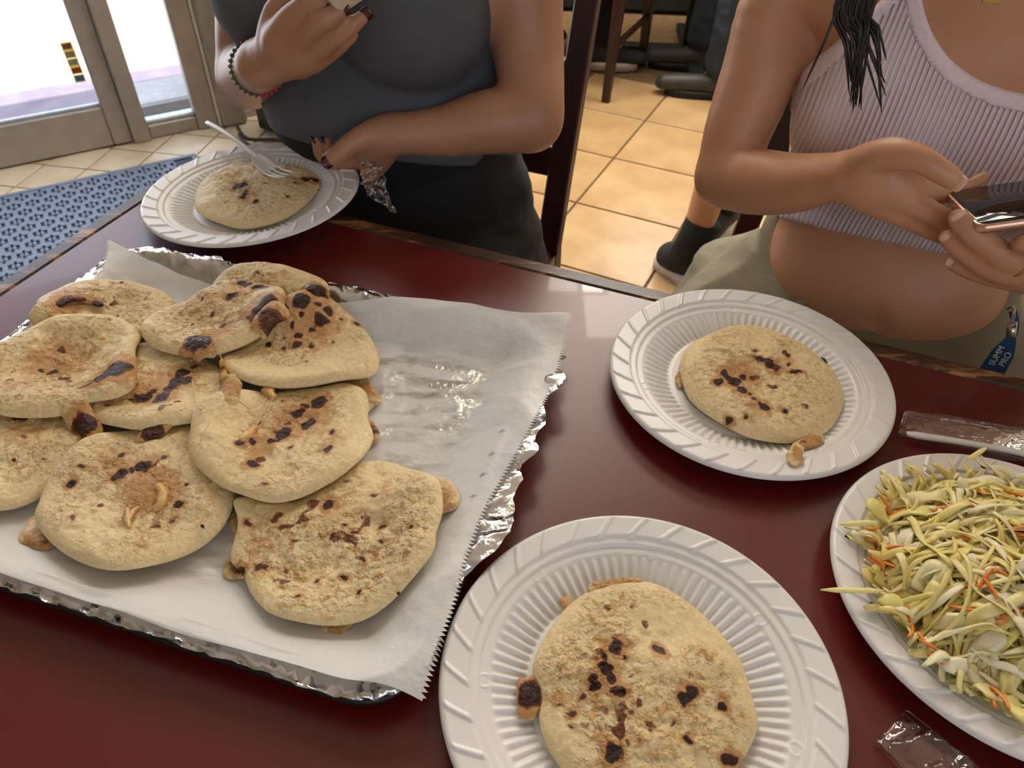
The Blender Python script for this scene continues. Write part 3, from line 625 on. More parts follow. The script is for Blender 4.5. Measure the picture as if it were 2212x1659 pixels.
m_cheese = pupusa_mat('browned_cheese', (214, 182, 126), (182, 130, 76), (58, 24, 12), 0.28)

# height map over the tray, grown as the pupusas are laid one over another
GX0, GY0, GR = -0.80, 0.10, 0.002; NXg, NYg = 480, 370
gx = GX0 + GR * np.arange(NXg); gy = GY0 + GR * np.arange(NYg); GXX, GYY = np.meshgrid(gx, gy, indexing='ij')
ga_ = GXX * EA[0] + GYY * EA[1] - AC; gb_ = GXX * EB[0] + GYY * EB[1] - BC
HM = TZ + tray_height(ga_, gb_)[0] + 0.0016
def gblur(A, s):
    n = int(3 * s); k = np.exp(-0.5 * (np.arange(-n, n + 1) / s) ** 2); k /= k.sum()
    for ax in (0, 1):
        P = np.pad(A, [(n, n) if a == ax else (0, 0) for a in (0, 1)], mode='edge'); out = 0
        for i, w in enumerate(k): out = out + w * (P[i:i + A.shape[0], :] if ax == 0 else P[:, i:i + A.shape[1]])
        A = out
    return A
def dilate(A, r):
    out = A.copy()
    for dx in range(-r, r + 1, 2):
        for dy in range(-r, r + 1, 2):
            if dx * dx + dy * dy <= r * r + 1: out = np.maximum(out, np.roll(np.roll(A, dx, 0), dy, 1))
    return out
def sample(A, xy):
    fx = np.clip((xy[..., 0] - GX0) / GR, 0, NXg - 2); fy = np.clip((xy[..., 1] - GY0) / GR, 0, NYg - 2); i = fx.astype(int); j = fy.astype(int); u = fx - i; v = fy - j
    return (A[i, j] * (1 - u) + A[i + 1, j] * u) * (1 - v) + (A[i, j + 1] * (1 - u) + A[i + 1, j + 1] * u) * v
def polar(poly, NT):
    c = poly.mean(0)
    P = spline(poly, 14, closed=True); a = 0
    nx = np.roll(P, -1, 0); cr = P[:, 0] * nx[:, 1] - nx[:, 0] * P[:, 1]; a = cr.sum() / 2; c = ((P + nx) * cr[:, None]).sum(0) / (6 * a)
    d = P - c; th = np.arctan2(d[:, 1], d[:, 0]); r = np.hypot(d[:, 0], d[:, 1]); o = np.argsort(th); th, r = th[o], r[o]
    T = np.arange(NT) * 2 * np.pi / NT - np.pi
    rr = np.interp(T, np.concatenate([th - 2 * np.pi, th, th + 2 * np.pi]), np.concatenate([r, r, r]))
    k = np.array([1, 4, 6, 4, 1]) / 16.0; rr = sum(w * np.roll(rr, s) for w, s in zip(k, range(-2, 3)))
    return c, T, rr
seedn = [0]
def slab(name, outline, zc, th, spots=(), halos=(), parent=None, mat=None, drape=True, base=None, NR=64, NT=190, sink=0.0015, crust=1.0, lump=1.0, rim=0.4, px=True, smoothbase=6):
    """a soft round cake: outline in pixels on the plane zc, thickness th, lying on whatever is below"""
    global HM
    seedn[0] += 1; sd = seedn[0] * 3.7
    poly = np.array([at(x, y, zc)[:2] for x, y in outline]) if px else np.asarray(outline, float)
    c, T, rr = polar(poly, NT)
    if drape:
        ang = np.arctan2(GYY - c[1], GXX - c[0]); rad = np.hypot(GXX - c[0], GYY - c[1]); rb = np.interp(ang, T, rr, period=2 * np.pi)
        q = rad / rb; mask = q < 1.0
        lo = HM[mask].min()
        E = np.where(q < 1.12, HM, lo)
        Bz = gblur(dilate(E, smoothbase), smoothbase * 0.9); Bz = np.maximum(Bz, np.where(q < 1.0, HM + 0.0003, 0)); Bz = gblur(Bz, 2.0)
        bfun = lambda xy: sample(Bz, xy)
    else: bfun = lambda xy: np.full(xy.shape[:-1], base)
    u = np.linspace(0, 1, NR); rho = 1 - (1 - u) ** 1.7
    nb = 14; rhob = np.linspace(1, 0, nb + 1)[1:]
    Rt = rho[:, None] * rr[None]; cs = np.stack([np.cos(T), np.sin(T)], -1)
    XYt = c + Rt[..., None] * cs[None]; XYb = c + (rhob[:, None] * rr[None])[..., None] * cs[None]
    pn = lambda XY, s, o=0.0: np.concatenate([XY * s, np.full(XY.shape[:-1] + (1,), sd + o)], -1)
    pt = (1 - rho ** 4.0) ** 0.55; pb = (1 - rhob ** 8) ** 0.6
    lumps = fbm(pn(XYt, 38), 3); flake = fbm(pn(XYt, 120, 2.0), 3); fl2 = sstep(0.0, 0.16, flake) * sstep(-0.3, 0.25, fbm(pn(XYt, 26, 3.3), 2))
    edge = 1 - rho[:, None] ** 6
    Zt = bfun(XYt) + th * (rim + (1 - rim) * pt[:, None]) + edge * lump * (0.0052 * lumps + 0.0014 * fl2 + 0.0008 * fbm(pn(XYt, 260, 6.0), 2)) 
    Zb = bfun(XYb) + th * rim * (1 - pb[:, None])
    V = np.concatenate([np.concatenate([XYt, Zt[..., None]], -1).reshape(-1, 3), np.concatenate([XYb, Zb[..., None]], -1).reshape(-1, 3)])
    # little outline wobble so that the side wall is not a clean extrusion
    Fc = grid_faces(NR + nb, NT, wrap_v=True)
    char = np.zeros(XYt.shape[:2]); brown = np.zeros_like(char)
    ztop = float(np.median(Zt))
    warp = np.stack([fbm(pn(XYt, 130, 5.0), 2), fbm(pn(XYt, 130, 9.0), 2)], -1) * 0.006
    for s in spots:
        x, y, r = s[:3]; w = s[3] if len(s) > 3 else 1.0; asp = s[4] if len(s) > 4 else 1.0; an = s[5] if len(s) > 5 else 0.0
        p = at(x, y, ztop); rm = r / FPX * depth(p) * 1.12; d = XYt + warp - p[:2]; ca, sa = math.cos(an), math.sin(an)
        dx = (d[..., 0] * ca + d[..., 1] * sa) / (rm * asp); dy = (-d[..., 0] * sa + d[..., 1] * ca) / (rm / math.sqrt(asp))
        q = np.hypot(dx, dy); char = np.maximum(char, w * (1 - sstep(0.45, 1.25, q))); brown = np.maximum(brown, 0.85 * w * (1 - sstep(0.8, 2.6, q)))
    for x, y, r, w in halos:
        p = at(x, y, ztop); rm = r / FPX * depth(p); q = np.hypot(*np.moveaxis(XYt + warp - p[:2], -1, 0)) / rm; brown = np.maximum(brown, w * (1 - sstep(0.3, 1.1, q)))
    # scattered small toasted specks
    sp = fbm(pn(XYt, 85, 13.0), 2); char = np.maximum(char, 0.52 * sstep(0.36, 0.46, sp) * edge)
    cr = crust * edge * sstep(-0.25, 0.35, fbm(pn(XYt, 30, 4.0), 2) + 0.15) * np.ones_like(char)
    pad = np.zeros(nb * NT)
    o = obj(name, V, Fc, mat or m_pup, parent)
    set_attr(o, 'char', np.concatenate([char.ravel(), pad])); set_attr(o, 'brown', np.concatenate([brown.ravel(), pad])); set_attr(o, 'crust', np.concatenate([cr.ravel(), pad + 0.05]))
    if drape:
        HM = np.where(mask, np.maximum(HM, Bz + th * (rim + (1 - rim) * (1 - np.clip(q2(rad, rb), 0, 1) ** 4.0) ** 0.55) + 0.0008 * lump - sink), HM)
    return o, c, ztop
def q2(rad, rb): return rad / rb
def ell(cx, cy, rx, ry, an=0.0, n=14, wob=0.18, seed=0):
    rg = np.random.default_rng(seed); k = 1 + wob * (rg.random(n) - 0.5) * 2; t = np.arange(n) * 2 * np.pi / n; c, s = math.cos(an), math.sin(an)
    return [(cx + k[i] * (rx * math.cos(t[i]) * c - ry * math.sin(t[i]) * s), cy + k[i] * (rx * math.cos(t[i]) * s + ry * math.sin(t[i]) * c)) for i in range(n)]

def pup(label, outline, zc, th, spots, halos, blobs=(), group='pupusas piled on the tray', **kw):
    c = np.array([at(x, y, zc) for x, y in outline]).mean(0)
    e = empty('pupusa', (c[0], c[1], zc - th * 0.5), label, 'pupusa', group)
    o, _, _ = slab('dough', outline, zc, th, spots, halos, parent=e, **kw)
    return e
def cheese(parent, cx, cy, rx, ry, an, z, th, dark, name='melted_cheese', drape=True, base=None, seed=1, **kw):
    sp = [(cx, cy, max(rx, ry) * 0.75, dark)] if dark else []
    return slab(name, ell(cx, cy, rx * 1.15, ry * 1.15, an, seed=seed, wob=0.26), z, th * 0.42, sp, [(cx, cy, max(rx, ry) * 1.4, 0.8)], parent=parent, mat=m_cheese, drape=drape, base=base, NR=18, NT=54, lump=0.14, smoothbase=6, **kw)
flaps = []
for key, (cx, cy, rx, ry, an, z, th, dk, sd_) in (('G', (88, 1166, 36, 36, 0.3, TZ + 0.009, 0.010, 0.35, 5)), ('D', (785, 786, 34, 24, -0.5, TZ + 0.012, 0.012, 0.25, 6)), ('I', (938, 1085, 40, 50, -0.3, TZ + 0.010, 0.014, 0.3, 7)), ('I', (530, 1120, 34, 36, 0.3, TZ + 0.010, 0.012, 0.2, 8)), ('I', (728, 1360, 26, 15, 0.0, TZ + 0.009, 0.009, 0, 9)), ('I', (516, 1225, 28, 30, 0.2, TZ + 0.009, 0.010, 0.5, 19)), ('H', (780, 850, 32, 40, -0.3, TZ + 0.012, 0.014, 0.2, 12)), ('H', (800, 930, 14, 24, 0.0, TZ + 0.012, 0.012, 0.6, 13))):
    flaps.append((key, cheese(None, cx, cy, rx, ry, an, z, th, dk, seed=sd_)[0]))
# each entry: label, outline, plane, thickness, spots, halos
Z0 = TZ + 0.016
LB = 'pupusas piled on the tray'
pF = pup('pale pupusa at the tray edge, partly under two others', [(-150, 1000), (-120, 930), (-60, 900), (0, 893), (60, 885), (130, 888), (190, 915), (218, 940), (203, 975), (150, 1022), (100, 1065), (50, 1095), (0, 1110), (-70, 1112), (-130, 1070)], Z0, 0.019,
    [(43, 900, 20, 0.55), (128, 888, 12, 0.7), (95, 990, 6, .5), (25, 985, 7, .4)], [(60, 930, 70, 0.55)])
pA = pup('pupusa tucked in the far foil corner with a charred cheese skirt', [(75, 715), (110, 680), (160, 645), (220, 625), (290, 614), (345, 622), (375, 650), (360, 690), (300, 720), (200, 735), (120, 735)], TZ + 0.020, 0.017,
    [(250, 655, 5, .6), (310, 640, 6, .5), (215, 660, 6, .4)], [(280, 640, 40, .5), (150, 680, 50, .8)])
pJ = pup('pupusa mostly hidden beneath two others along the foil edge', [(430, 690), (450, 640), (500, 607), (560, 600), (620, 608), (680, 625), (715, 645), (700, 690), (640, 720), (520, 725)], TZ + 0.018, 0.016, [(560, 612, 8, .5), (660, 640, 10, .6)], [(600, 625, 50, .5)])
pG = pup('pupusa with a pulled cheese tuft in its browned middle, beside bare paper', [(86, 1135), (92, 1105), (112, 1060), (160, 1000), (220, 955), (300, 930), (370, 918), (425, 925), (470, 970), (500, 1030), (510, 1075), (492, 1130), (452, 1172), (400, 1207), (340, 1237), (272, 1258), (210, 1250), (150, 1216), (106, 1172)], Z0, 0.021,
    [(259, 1026, 15), (311, 1007, 17), (285, 1018, 9), (156, 1043, 9), (386, 1091, 11, .8), (165, 1129, 10, .6), (259, 980, 9, .8), (177, 1012, 7, .7), (335, 1134, 20, .45), (407, 1048, 4), (350, 990, 8, .6), (370, 1120, 10, .55)], [(330, 1060, 105, 0.75), (250, 1000, 80, 0.6)])
pI = pup('broad flat pupusa with small round dark spots, lying on bare paper', [(500, 1212), (520, 1140), (512, 1098), (580, 1088), (640, 1085), (700, 1050), (760, 1010), (800, 998), (850, 1004), (900, 1030), (945, 1060), (958, 1100), (958, 1140), (945, 1182), (940, 1222), (900, 1272), (850, 1320), (790, 1355), (720, 1371), (650, 1365), (590, 1345), (550, 1300), (528, 1250)], TZ + 0.013, 0.0165,
    [(714, 1088, 14, .9), (517, 1223, 13), (563, 1225, 11), (769, 1144, 7), (747, 1131, 5), (822, 1132, 8), (781, 1208, 7), (745, 1249, 6), (692, 1254, 7, .8), (783, 1283, 7, .8), (652, 1294, 8, .7), (889, 1151, 7, .8), (642, 1167, 6, .8), (539, 1127, 10, .7), (805, 1078, 8, .6), (620, 1230, 8, .5), (590, 1250, 7, .5)], [(560, 1170, 60, .5), (740, 1120, 90, .42), (830, 1060, 60, .4)], crust=1.3, lump=1.25)
pE = pup('pupusa in the middle of the pile with a dark scorched band', [(285, 728), (330, 722), (400, 738), (460, 768), (500, 800), (516, 830), (500, 868), (450, 900), (380, 925), (310, 937), (250, 925), (190, 900), (165, 880), (200, 862), (240, 835), (265, 790)], TZ + 0.028, 0.019,
    [(379, 826, 20), (389, 806, 15), (369, 841, 15), (311, 859, 16), (350, 865, 21), (408, 822, 12), (330, 845, 10, .7), (290, 870, 8, .6), (240, 880, 8, .5), (420, 790, 8, .6), (300, 800, 8, .4)], [(340, 840, 95, .7), (440, 790, 50, .5)])
pH = pup('thick pupusa with cheese strands stretched over its browned top', [(414, 962), (425, 912), (460, 870), (520, 841), (600, 830), (680, 821), (745, 817), (785, 832), (795, 862), (792, 890), (804, 922), (800, 952), (780, 992), (740, 1031), (690, 1062), (640, 1085), (590, 1095), (540, 1085), (480, 1060), (432, 1022), (413, 990)], TZ + 0.027, 0.020,
    [(642, 890, 13), (666, 913, 14), (690, 868, 18), (608, 933, 17), (549, 1007, 13), (522, 971, 9), (546, 959, 9), (709, 976, 13, .7), (719, 933, 7, .7), (589, 952, 9, .8), (655, 875, 10, .7), (560, 910, 12, .5), (630, 965, 8, .6), (575, 1065, 6, .5)], [(650, 900, 105, .72), (560, 960, 60, .65), (720, 960, 50, .5)])
pD = pup('pupusa with many scattered burnt spots resting by the open paper', [(470, 757), (500, 728), (560, 695), (600, 662), (640, 643), (700, 641), (750, 660), (790, 692), (812, 732), (812, 772), (788, 796), (730, 815), (660, 826), (600, 828), (540, 816), (490, 790)], TZ + 0.036, 0.020,
    [(657, 678, 17), (713, 684, 11), (692, 702, 15), (657, 698, 9), (637, 740, 11), (634, 713, 7), (774, 692, 7), (669, 742, 9), (583, 742, 6), (684, 649, 9, .8), (675, 715, 8), (620, 690, 12, .8), (705, 665, 8, .7), (645, 725, 6), (740, 690, 6, .7), (690, 680, 8, .8), (610, 750, 8, .5)], [(675, 695, 110, .7), (700, 735, 50, .5)])
pB = pup('pupusa with a large glossy scorched cheese patch on its edge', [(-85, 805), (-60, 762), (0, 735), (60, 708), (130, 686), (200, 674), (250, 672), (284, 689), (297, 712), (286, 742), (291, 790), (284, 828), (250, 850), (190, 862), (130, 884), (60, 890), (0, 886), (-55, 865)], TZ + 0.040, 0.020,
    [(253, 806, 30), (225, 824, 20), (197, 836, 13), (107, 789, 10, .7), (87, 789, 7, .8), (128, 748, 10, .6), (132, 803, 10, .6), (60, 830, 8, .5), (240, 690, 8, .4), (30, 800, 6, .5)], [(120, 770, 110, .62), (40, 830, 60, .5), (200, 820, 60, .5)])
pC = pup('topmost pupusa of the pile with caramelised cheese along its front', [(296, 692), (300, 665), (325, 640), (370, 620), (440, 603), (500, 596), (560, 606), (604, 620), (618, 642), (612, 668), (590, 692), (545, 712), (500, 730), (460, 740), (420, 732), (385, 738), (340, 731), (305, 713)], TZ + 0.048, 0.020,
    [(383, 628, 13, .9, 1.7), (533, 630, 14, .8, 1.5), (570, 640, 12, .8, 1.6), (505, 651, 13, .7, 1.6), (457, 678, 7), (293, 680, 8, .8), (588, 680, 22, .9), (565, 694, 16, .8), (545, 704, 12, .7), (440, 650, 6, .5), (345, 655, 6, .5), (480, 700, 10, .5), (410, 690, 7, .5)], [(430, 665, 110, .45), (560, 690, 60, .85), (470, 720, 50, .8)])

# browned cheese that ran out of the pupusas: small parts lying against their own pupusa
for a in ((pA, 150, 668, 66, 17, -0.30, TZ + 0.026, 0.005, 1.0, 2), (pA, 205, 656, 24, 12, 0.0, TZ + 0.03, 0.004, 0.9, 3), (pE, 176, 908, 36, 28, 0.6, TZ + 0.028, 0.009, 0.9, 4), 
          
          (pC, 428, 738, 38, 19, -0.1, TZ + 0.044, 0.008, 1.0, 10), (pC, 585, 690, 42, 17, -0.55, TZ + 0.046, 0.008, 0.7, 11), (pG, 330, 934, 36, 10, -0.3, TZ + 0.032, 0.006, 0.8, 14), (pE, 492, 838, 20, 40, 0.1, TZ + 0.036, 0.007, 0.2, 15)):
    cheese(*a[:9], seed=a[9])
for key, o in flaps:
    par = dict(G=pG, D=pD, I=pI, H=pH)[key]; o.parent = par; o.location = -par.location
cheese(pJ, 682, 632, 30, 17, 0.05, TZ + 0.040, 0.016, 1.0, name='burnt_cheese_chunk', seed=20)
# torn cheese tufts and thin strands
m_str = M('cheese_strand', (222, 182, 118), 0.3, col2=(204, 152, 84), nscale=120)
def tuft(parent, pts, rpx, zoff=0.002, name='cheese_tuft', n=9):
    P = []; rr = []
    for (x, y), r in zip(pts, rpx):
        p = at(x, y, TZ + 0.04); z = sample(HM, p[:2]) ;p = at(x, y, z + zoff); z = sample(HM, p[:2]); p = at(x, y, z + zoff); P.append(p); rr.append(r / FPX * depth(p))
    P = spline(np.array(P), 4); rr = np.interp(np.linspace(0, 1, len(P)), np.linspace(0, 1, len(rr)), rr)
    V, Fc = tube_geo(P, rr, n); V = np.array(V); V += (fbm(V * 260, 2)[:, None] * np.array([1, 1, 0.6])) * 0.6 * np.repeat(rr, n)[:, None]
    obj(name, V, Fc, m_str, parent)
tuft(pH, [(572, 842), (582, 850), (592, 862)], [8, 11, 6]); tuft(pH, [(550, 925), (535, 942), (520, 955)], [9, 13, 8]); tuft(pG, [(340, 1050), (352, 1068), (345, 1092), (330, 1100)], [9, 12, 10, 6]); tuft(pG, [(275, 1100), (276, 1120), (279, 1140)], [6, 7, 3]); tuft(pE, [(478, 780), (482, 795), (484, 815)], [4, 7, 9]); tuft(pG, [(300, 1095), (285, 1108), (278, 1125)], [4, 6, 4])
for pts, par in (([(584, 862), (570, 890), (548, 930)], pH), ([(588, 862), (578, 892), (556, 930)], pH), ([(576, 858), (562, 886), (545, 922)], pH), ([(415, 820), (418, 850), (424, 876), (436, 886)], pE), ([(424, 900), (418, 930), (412, 965)], pG), ([(470, 750), (476, 768), (480, 785)], pE), ([(505, 862), (520, 870), (540, 884)], pH), ([(430, 960), (440, 935), (452, 915)], pH)):
    tuft(par, pts, [1.3] * len(pts), 0.0045, 'cheese_strand', 6)

# the three pupusas on plates
zp = PZ + 0.0028
pM = pup('pupusa with black scorched spots and cheese spilling out, on the plate by the tray', [(1165, 1560), (1168, 1500), (1150, 1440), (1180, 1370), (1230, 1305), (1300, 1262), (1370, 1253), (1430, 1265), (1500, 1310), (1560, 1370), (1602, 1430), (1627, 1510), (1639, 1560), (1622, 1610), (1590, 1665), (1540, 1735), (1440, 1785), (1330, 1765), (1240, 1690), (1188, 1620)], zp + 0.009, 0.0185,
    [(1331, 1400, 18), (1424, 1409, 12), (1302, 1425, 10), (1306, 1450, 16), (1316, 1467, 14), (1273, 1471, 11), (1283, 1490, 12), (1327, 1500, 18), (1489, 1500, 15), (1474, 1515, 13), (1560, 1519, 11, .9), (1318, 1627, 19), (1485, 1600, 8), (1580, 1637, 14), (1239, 1540, 9, .8), (1347, 1427, 5), (1256, 1512, 9, .7), (1302, 1537, 11, .55), (1325, 1380, 6, .7), (1360, 1310, 9, .5), (1395, 1575, 14, .45), (1450, 1560, 8, .5), (1310, 1640, 14), (1350, 1600, 10, .5), (1240, 1570, 8, .5)],
    [(1310, 1460, 75, .5), (1400, 1580, 120, .35), (1210, 1500, 45, .6)], group='pupusas on plates', drape=False, base=zp, NR=84, NT=250, crust=1.3)
pL = pup('pupusa with a dark brown smear, on the plate beside the worn wooden edge', [(1470, 800), (1475, 765), (1500, 737), (1550, 714), (1590, 703), (1640, 706), (1700, 726), (1760, 761), (1800, 800), (1820, 840), (1822, 872), (1805, 910), (1780, 935), (1740, 950), (1690, 955), (1620, 943), (1560, 914), (1500, 872), (1478, 835)], zp + 0.010, 0.021,
    [(1566, 808, 10), (1586, 825, 14), (1605, 816, 9), (1553, 825, 9), (1599, 842, 12), (1674, 797, 11), (1648, 779, 11, .9, 1.8, -.3), (1649, 880, 12), (1630, 867, 7), (1576, 899, 8), (1615, 896, 7, .8), (1692, 886, 6), (1716, 808, 8, .8, 1.8, -.2), (1703, 789, 6, .8), (1572, 815, 12, .8), (1620, 850, 6), (1700, 770, 6, .7), (1630, 758, 6, .6), (1660, 790, 8)], [(1600, 810, 75, .75), (1640, 880, 40, .6), (1690, 790, 60, .5)], group='pupusas on plates', drape=False, base=zp, NR=72, NT=220)
zk = P1Z + 0.0040
pK = pup('pupusa with a fork resting on it, on the plate held by a hand', [(420, 440), (430, 403), (460, 377), (510, 357), (560, 351), (620, 356), (670, 372), (694, 390), (688, 408), (663, 440), (620, 470), (570, 487), (520, 493), (470, 480), (432, 462)], zk + 0.009, 0.021,
    [(516, 406, 14), (524, 398, 10, .9, 1.7), (535, 422, 9), (660, 384, 9, .9, 1.5), (678, 380, 8, .9), (551, 438, 7, .9), (623, 426, 5, .8), (575, 397, 5, .7), (470, 405, 5, .5), (528, 430, 8, .8), (640, 395, 6, .6)], [(520, 410, 45, .7), (640, 390, 40, .5)], group='pupusas on plates', drape=False, base=zk)
def cheese_on(parent, cx, cy, rx, ry, an, z, th, dark, seed):
    for C in (PL2, PL3):
        for x, y in ell(cx, cy, rx, ry, an, wob=0) + [(cx, cy)]:
            q = at(x, y, z)[:2] - C; rq = float(np.hypot(*q))
            if rq < 0.13: z = max(z, PZ + float(np.interp(rq, [0, 0.0725, 0.0965, 0.105, 0.112], [0.003, 0.0035, 0.0128, 0.0165, 0.0195])) + 0.0006)
    cheese(parent, cx, cy, rx, ry, an, z + th / 2, th, dark, drape=False, base=z, seed=seed)
cheese_on(pM, 1147, 1500, 33, 44, 0.35, PZ + 0.0056, 0.013, 1.0, 31); cheese_on(pM, 1335, 1262, 52, 17, -0.05, PZ + 0.011, 0.010, 0.25, 32); cheese_on(pM, 1228, 1298, 16, 14, 0.6, PZ + 0.006, 0.008, 0.2, 33)
cheese_on(pL, 1722, 980, 16, 20, 0.2, PZ + 0.006, 0.007, 0.15, 34); cheese_on(pL, 1748, 952, 34, 12, -0.5, PZ + 0.005, 0.008, 0.2, 35); cheese_on(pL, 1470, 812, 8, 20, 0.1, PZ + 0.004, 0.007, 0.1, 36)
cheese_on(pK, 690, 402, 12, 10, 0.2, zk + 0.001, 0.009, 0.3, 37)
# ------------------------------------------------------------------ coleslaw
m_cab = [M('cabbage_%d' % k, c, 0.34, col2=c2, nscale=45, bump=0.2, bscale=180, spec=0.5, trans=0.0, thr=(0.3, 0.7)) for k, (c, c2) in enumerate([((253, 241, 178), (248, 228, 144)), ((254, 246, 204), (249, 235, 170)), ((253, 237, 160), (246, 222, 126)), ((249, 238, 164), (240, 225, 132)), ((254, 247, 220), (250, 238, 188))])]
m_car = M('carrot', (238, 150, 66), 0.35, col2=(226, 118, 38), nscale=60)
m_core = M('coleslaw_core', (236, 220, 146), 0.5, col2=(200, 180, 100), nscale=90, bump=0.8, bscale=140)
slaw = empty('coleslaw', (*PL4, PZ + 0.003), 'heap of shredded cabbage and carrot coleslaw on a plate', 'coleslaw')
for mm in m_cab:
    n = mm.node_tree; b = n.nodes['Principled BSDF']; t = n.nodes.new('ShaderNodeBsdfTranslucent'); x = n.nodes.new('ShaderNodeMixShader'); x.inputs[0].default_value = 0.12
    n.links.new(b.inputs['Base Color'].links[0].from_socket, t.inputs[0]); n.links.new(b.outputs[0], x.inputs[1]); n.links.new(t.outputs[0], x.inputs[2]); n.links.new(x.outputs[0], n.nodes['Material Output'].inputs['Surface'])
rg = np.random.default_rng(12)
def mound(r, th): return PZ + 0.004 + 0.050 * np.clip(1 - (r / 0.104) ** 2.6, 0, 1) + 0.006 * np.cos(3 * th + 1) * np.clip(1 - r / 0.1, 0, 1)
NTm, NRm = 90, 24; th = np.arange(NTm) * 2 * np.pi / NTm; rs = np.linspace(0.002, 0.1005, NRm); Rm, Tm = np.meshgrid(rs, th, indexing='ij')
Zm = mound(Rm, Tm) - 0.008 + 0.008 * fbm(np.stack([Rm * np.cos(Tm) * 90, Rm * np.sin(Tm) * 90, Rm * 0 + 3], -1), 3)
Zm = np.maximum(Zm, PZ + plate_profile(Rm, Tm) + 0.0012)
V = np.stack([PL4[0] + Rm * np.cos(Tm), PL4[1] + Rm * np.sin(Tm), Zm], -1).reshape(-1, 3); V2 = V.copy(); V2[:, 2] = (PZ + plate_profile(Rm, Tm) + 0.0006).ravel()
Fq = grid_faces(NRm, NTm, wrap_v=True); Fq2 = Fq[:, ::-1] + len(V); Fe = np.array([[(NRm - 1) * NTm + j, len(V) + (NRm - 1) * NTm + j, len(V) + (NRm - 1) * NTm + (j + 1) % NTm, (NRm - 1) * NTm + (j + 1) % NTm] for j in range(NTm)])
core = obj('shredded_cabbage_core', np.concatenate([V, V2]), np.concatenate([Fq, Fq2, Fe]), m_core, slaw); tag(core, kind='stuff')
def shred(r0, t0, L, w, thk, lift, curl, carrot=False, d0=None, bendz=0.0):
    """curved ribbon lying on the heap"""
    n = 11; p = PL4 + r0 * np.array([math.cos(t0), math.sin(t0)]); d0 = rg.random() * 2 * math.pi if d0 is None else d0; P = []; a = d0; k = curl / n; x = p - 0.5 * L * np.array([math.cos(d0), math.sin(d0)])
    for i in range(n + 1):
        q = x - PL4; r = np.hypot(*q); z = float(mound(min(r, 0.104), math.atan2(q[1], q[0])))
        if r > 0.098: z = max(z, PZ + 0.0205 * sstep(0.07, 0.112, r) + 0.004)
        u = i / n - 0.5; z += lift + bendz * (0.25 - u * u) * 4 + 0.0022 * min(1, L / 0.045) * math.sin(i * 0.9 + t0 * 7) * (L > 0.03)
        P.append((x[0], x[1], z)) ; x = x + L / n * np.array([math.cos(a), math.sin(a)]); a += k + 0.10 * min(1, L / 0.04) * (rg.random() - 0.5) * 2 * (L > 0.03)
    P = np.array(P); T = np.gradient(P, axis=0); T /= np.linalg.norm(T, axis=1)[:, None]
    tw = rg.normal() * 0.4; V = []
    for i in range(n + 1):
        s = np.cross(T[i], ZU); s /= np.linalg.norm(s); nn = np.cross(s, T[i]); an = tw + 0.5 * math.sin(i * 0.6 + t0); s2_, n2_ = s * math.cos(an) + nn * math.sin(an), -s * math.sin(an) + nn * math.cos(an)
        e = 0.55 + 0.45 * math.sin(math.pi * min(max((i + 0.35) / (n + 0.7), 0), 1)) ** 0.4
        ww = w * e / 2; tt = thk / 2
        for (cx, cy) in ((-1, 0.15), (-0.6, 1), (0.6, 1), (1, 0.15), (0.6, -1), (-0.6, -1)): V.append(P[i] + s2_ * ww * cx + n2_ * (tt * cy + ww * 0.12 * (1 - cx * cx)))
    V = np.array(V); 
    rq = np.hypot(V[:, 0] - PL4[0], V[:, 1] - PL4[1]); V[:, 2] = np.maximum(V[:, 2], np.where(rq < 0.131, PZ + 0.0045 + 0.018 * sstep(0.07, 0.11, rq), TZ + 0.012))
    Fc = [(i * 6 + j, i * 6 + (j + 1) % 6, (i + 1) * 6 + (j + 1) % 6, (i + 1) * 6 + j) for i in range(n) for j in range(6)] + [tuple(range(5, -1, -1)), tuple(n * 6 + j for j in range(6))]
    return V, Fc
under = [MB() for _ in m_cab]
for k in range(520):
    r0 = 0.098 * math.sqrt(rg.random()); V, Fc = shred(r0, rg.random() * 6.283, 0.02 + 0.035 * rg.random(), 0.0035 + 0.004 * rg.random(), 0.0014, -0.003 + 0.004 * rg.random(), rg.normal() * 1.0); under[k % 5].add(V, Fc)
for k, mbk in enumerate(under): tag(mbk.build('shredded_cabbage_bed', m_cab[k], slaw, True), kind='stuff')
# the shreds on top, one by one; more of them on the side of the heap that the photo shows
for k in range(292):
    while True:
        r0 = 0.097 * math.sqrt(rg.random()); t0 = rg.random() * 2 * math.pi
        if rg.random() < 0.45 + 0.55 * (math.cos(t0 - 2.9) > -0.3): break
    big = rg.random()
    L, w, thk = (0.036 + 0.042 * rg.random(), 0.0030 + 0.0042 * rg.random(), 0.0012) if big < 0.82 else (0.03 + 0.02 * rg.random(), 0.009 + 0.007 * rg.random(), 0.0016)
    if r0 > 0.08: L = min(L, 0.045)
    V, Fc = shred(r0, t0, L, w, thk, 0.001 + 0.008 * rg.random() ** 1.5, rg.normal() * 0.85, bendz=0.004 * rg.random())
    obj('cabbage_shred', V, Fc, m_cab[rg.integers(5)], slaw)
for (x0, y0, x1, y1, w, z) in ((1770, 1279, 1905, 1283, 0.0045, 0.773), (1812, 1138, 1890, 1135, 0.005, 0.79), (2085, 1000, 2125, 975, 0.004, 0.80)):
    a, b = at(x0, y0, z)[:2], at(x1, y1, z + 0.006)[:2]; P = np.linspace(0, 1, 9)[:, None] * (b - a) + a; P = np.concatenate([P, np.linspace(z + 0.003, z + 0.010, 9)[:, None]], 1)
    V, Fc = tube_geo(P, np.interp(np.arange(9), [0, 2, 6, 8], [0.0006, w / 2, w / 2, 0.001]), 8, flat=0.5); obj('cabbage_shred', V, Fc, m_cab[3], slaw)
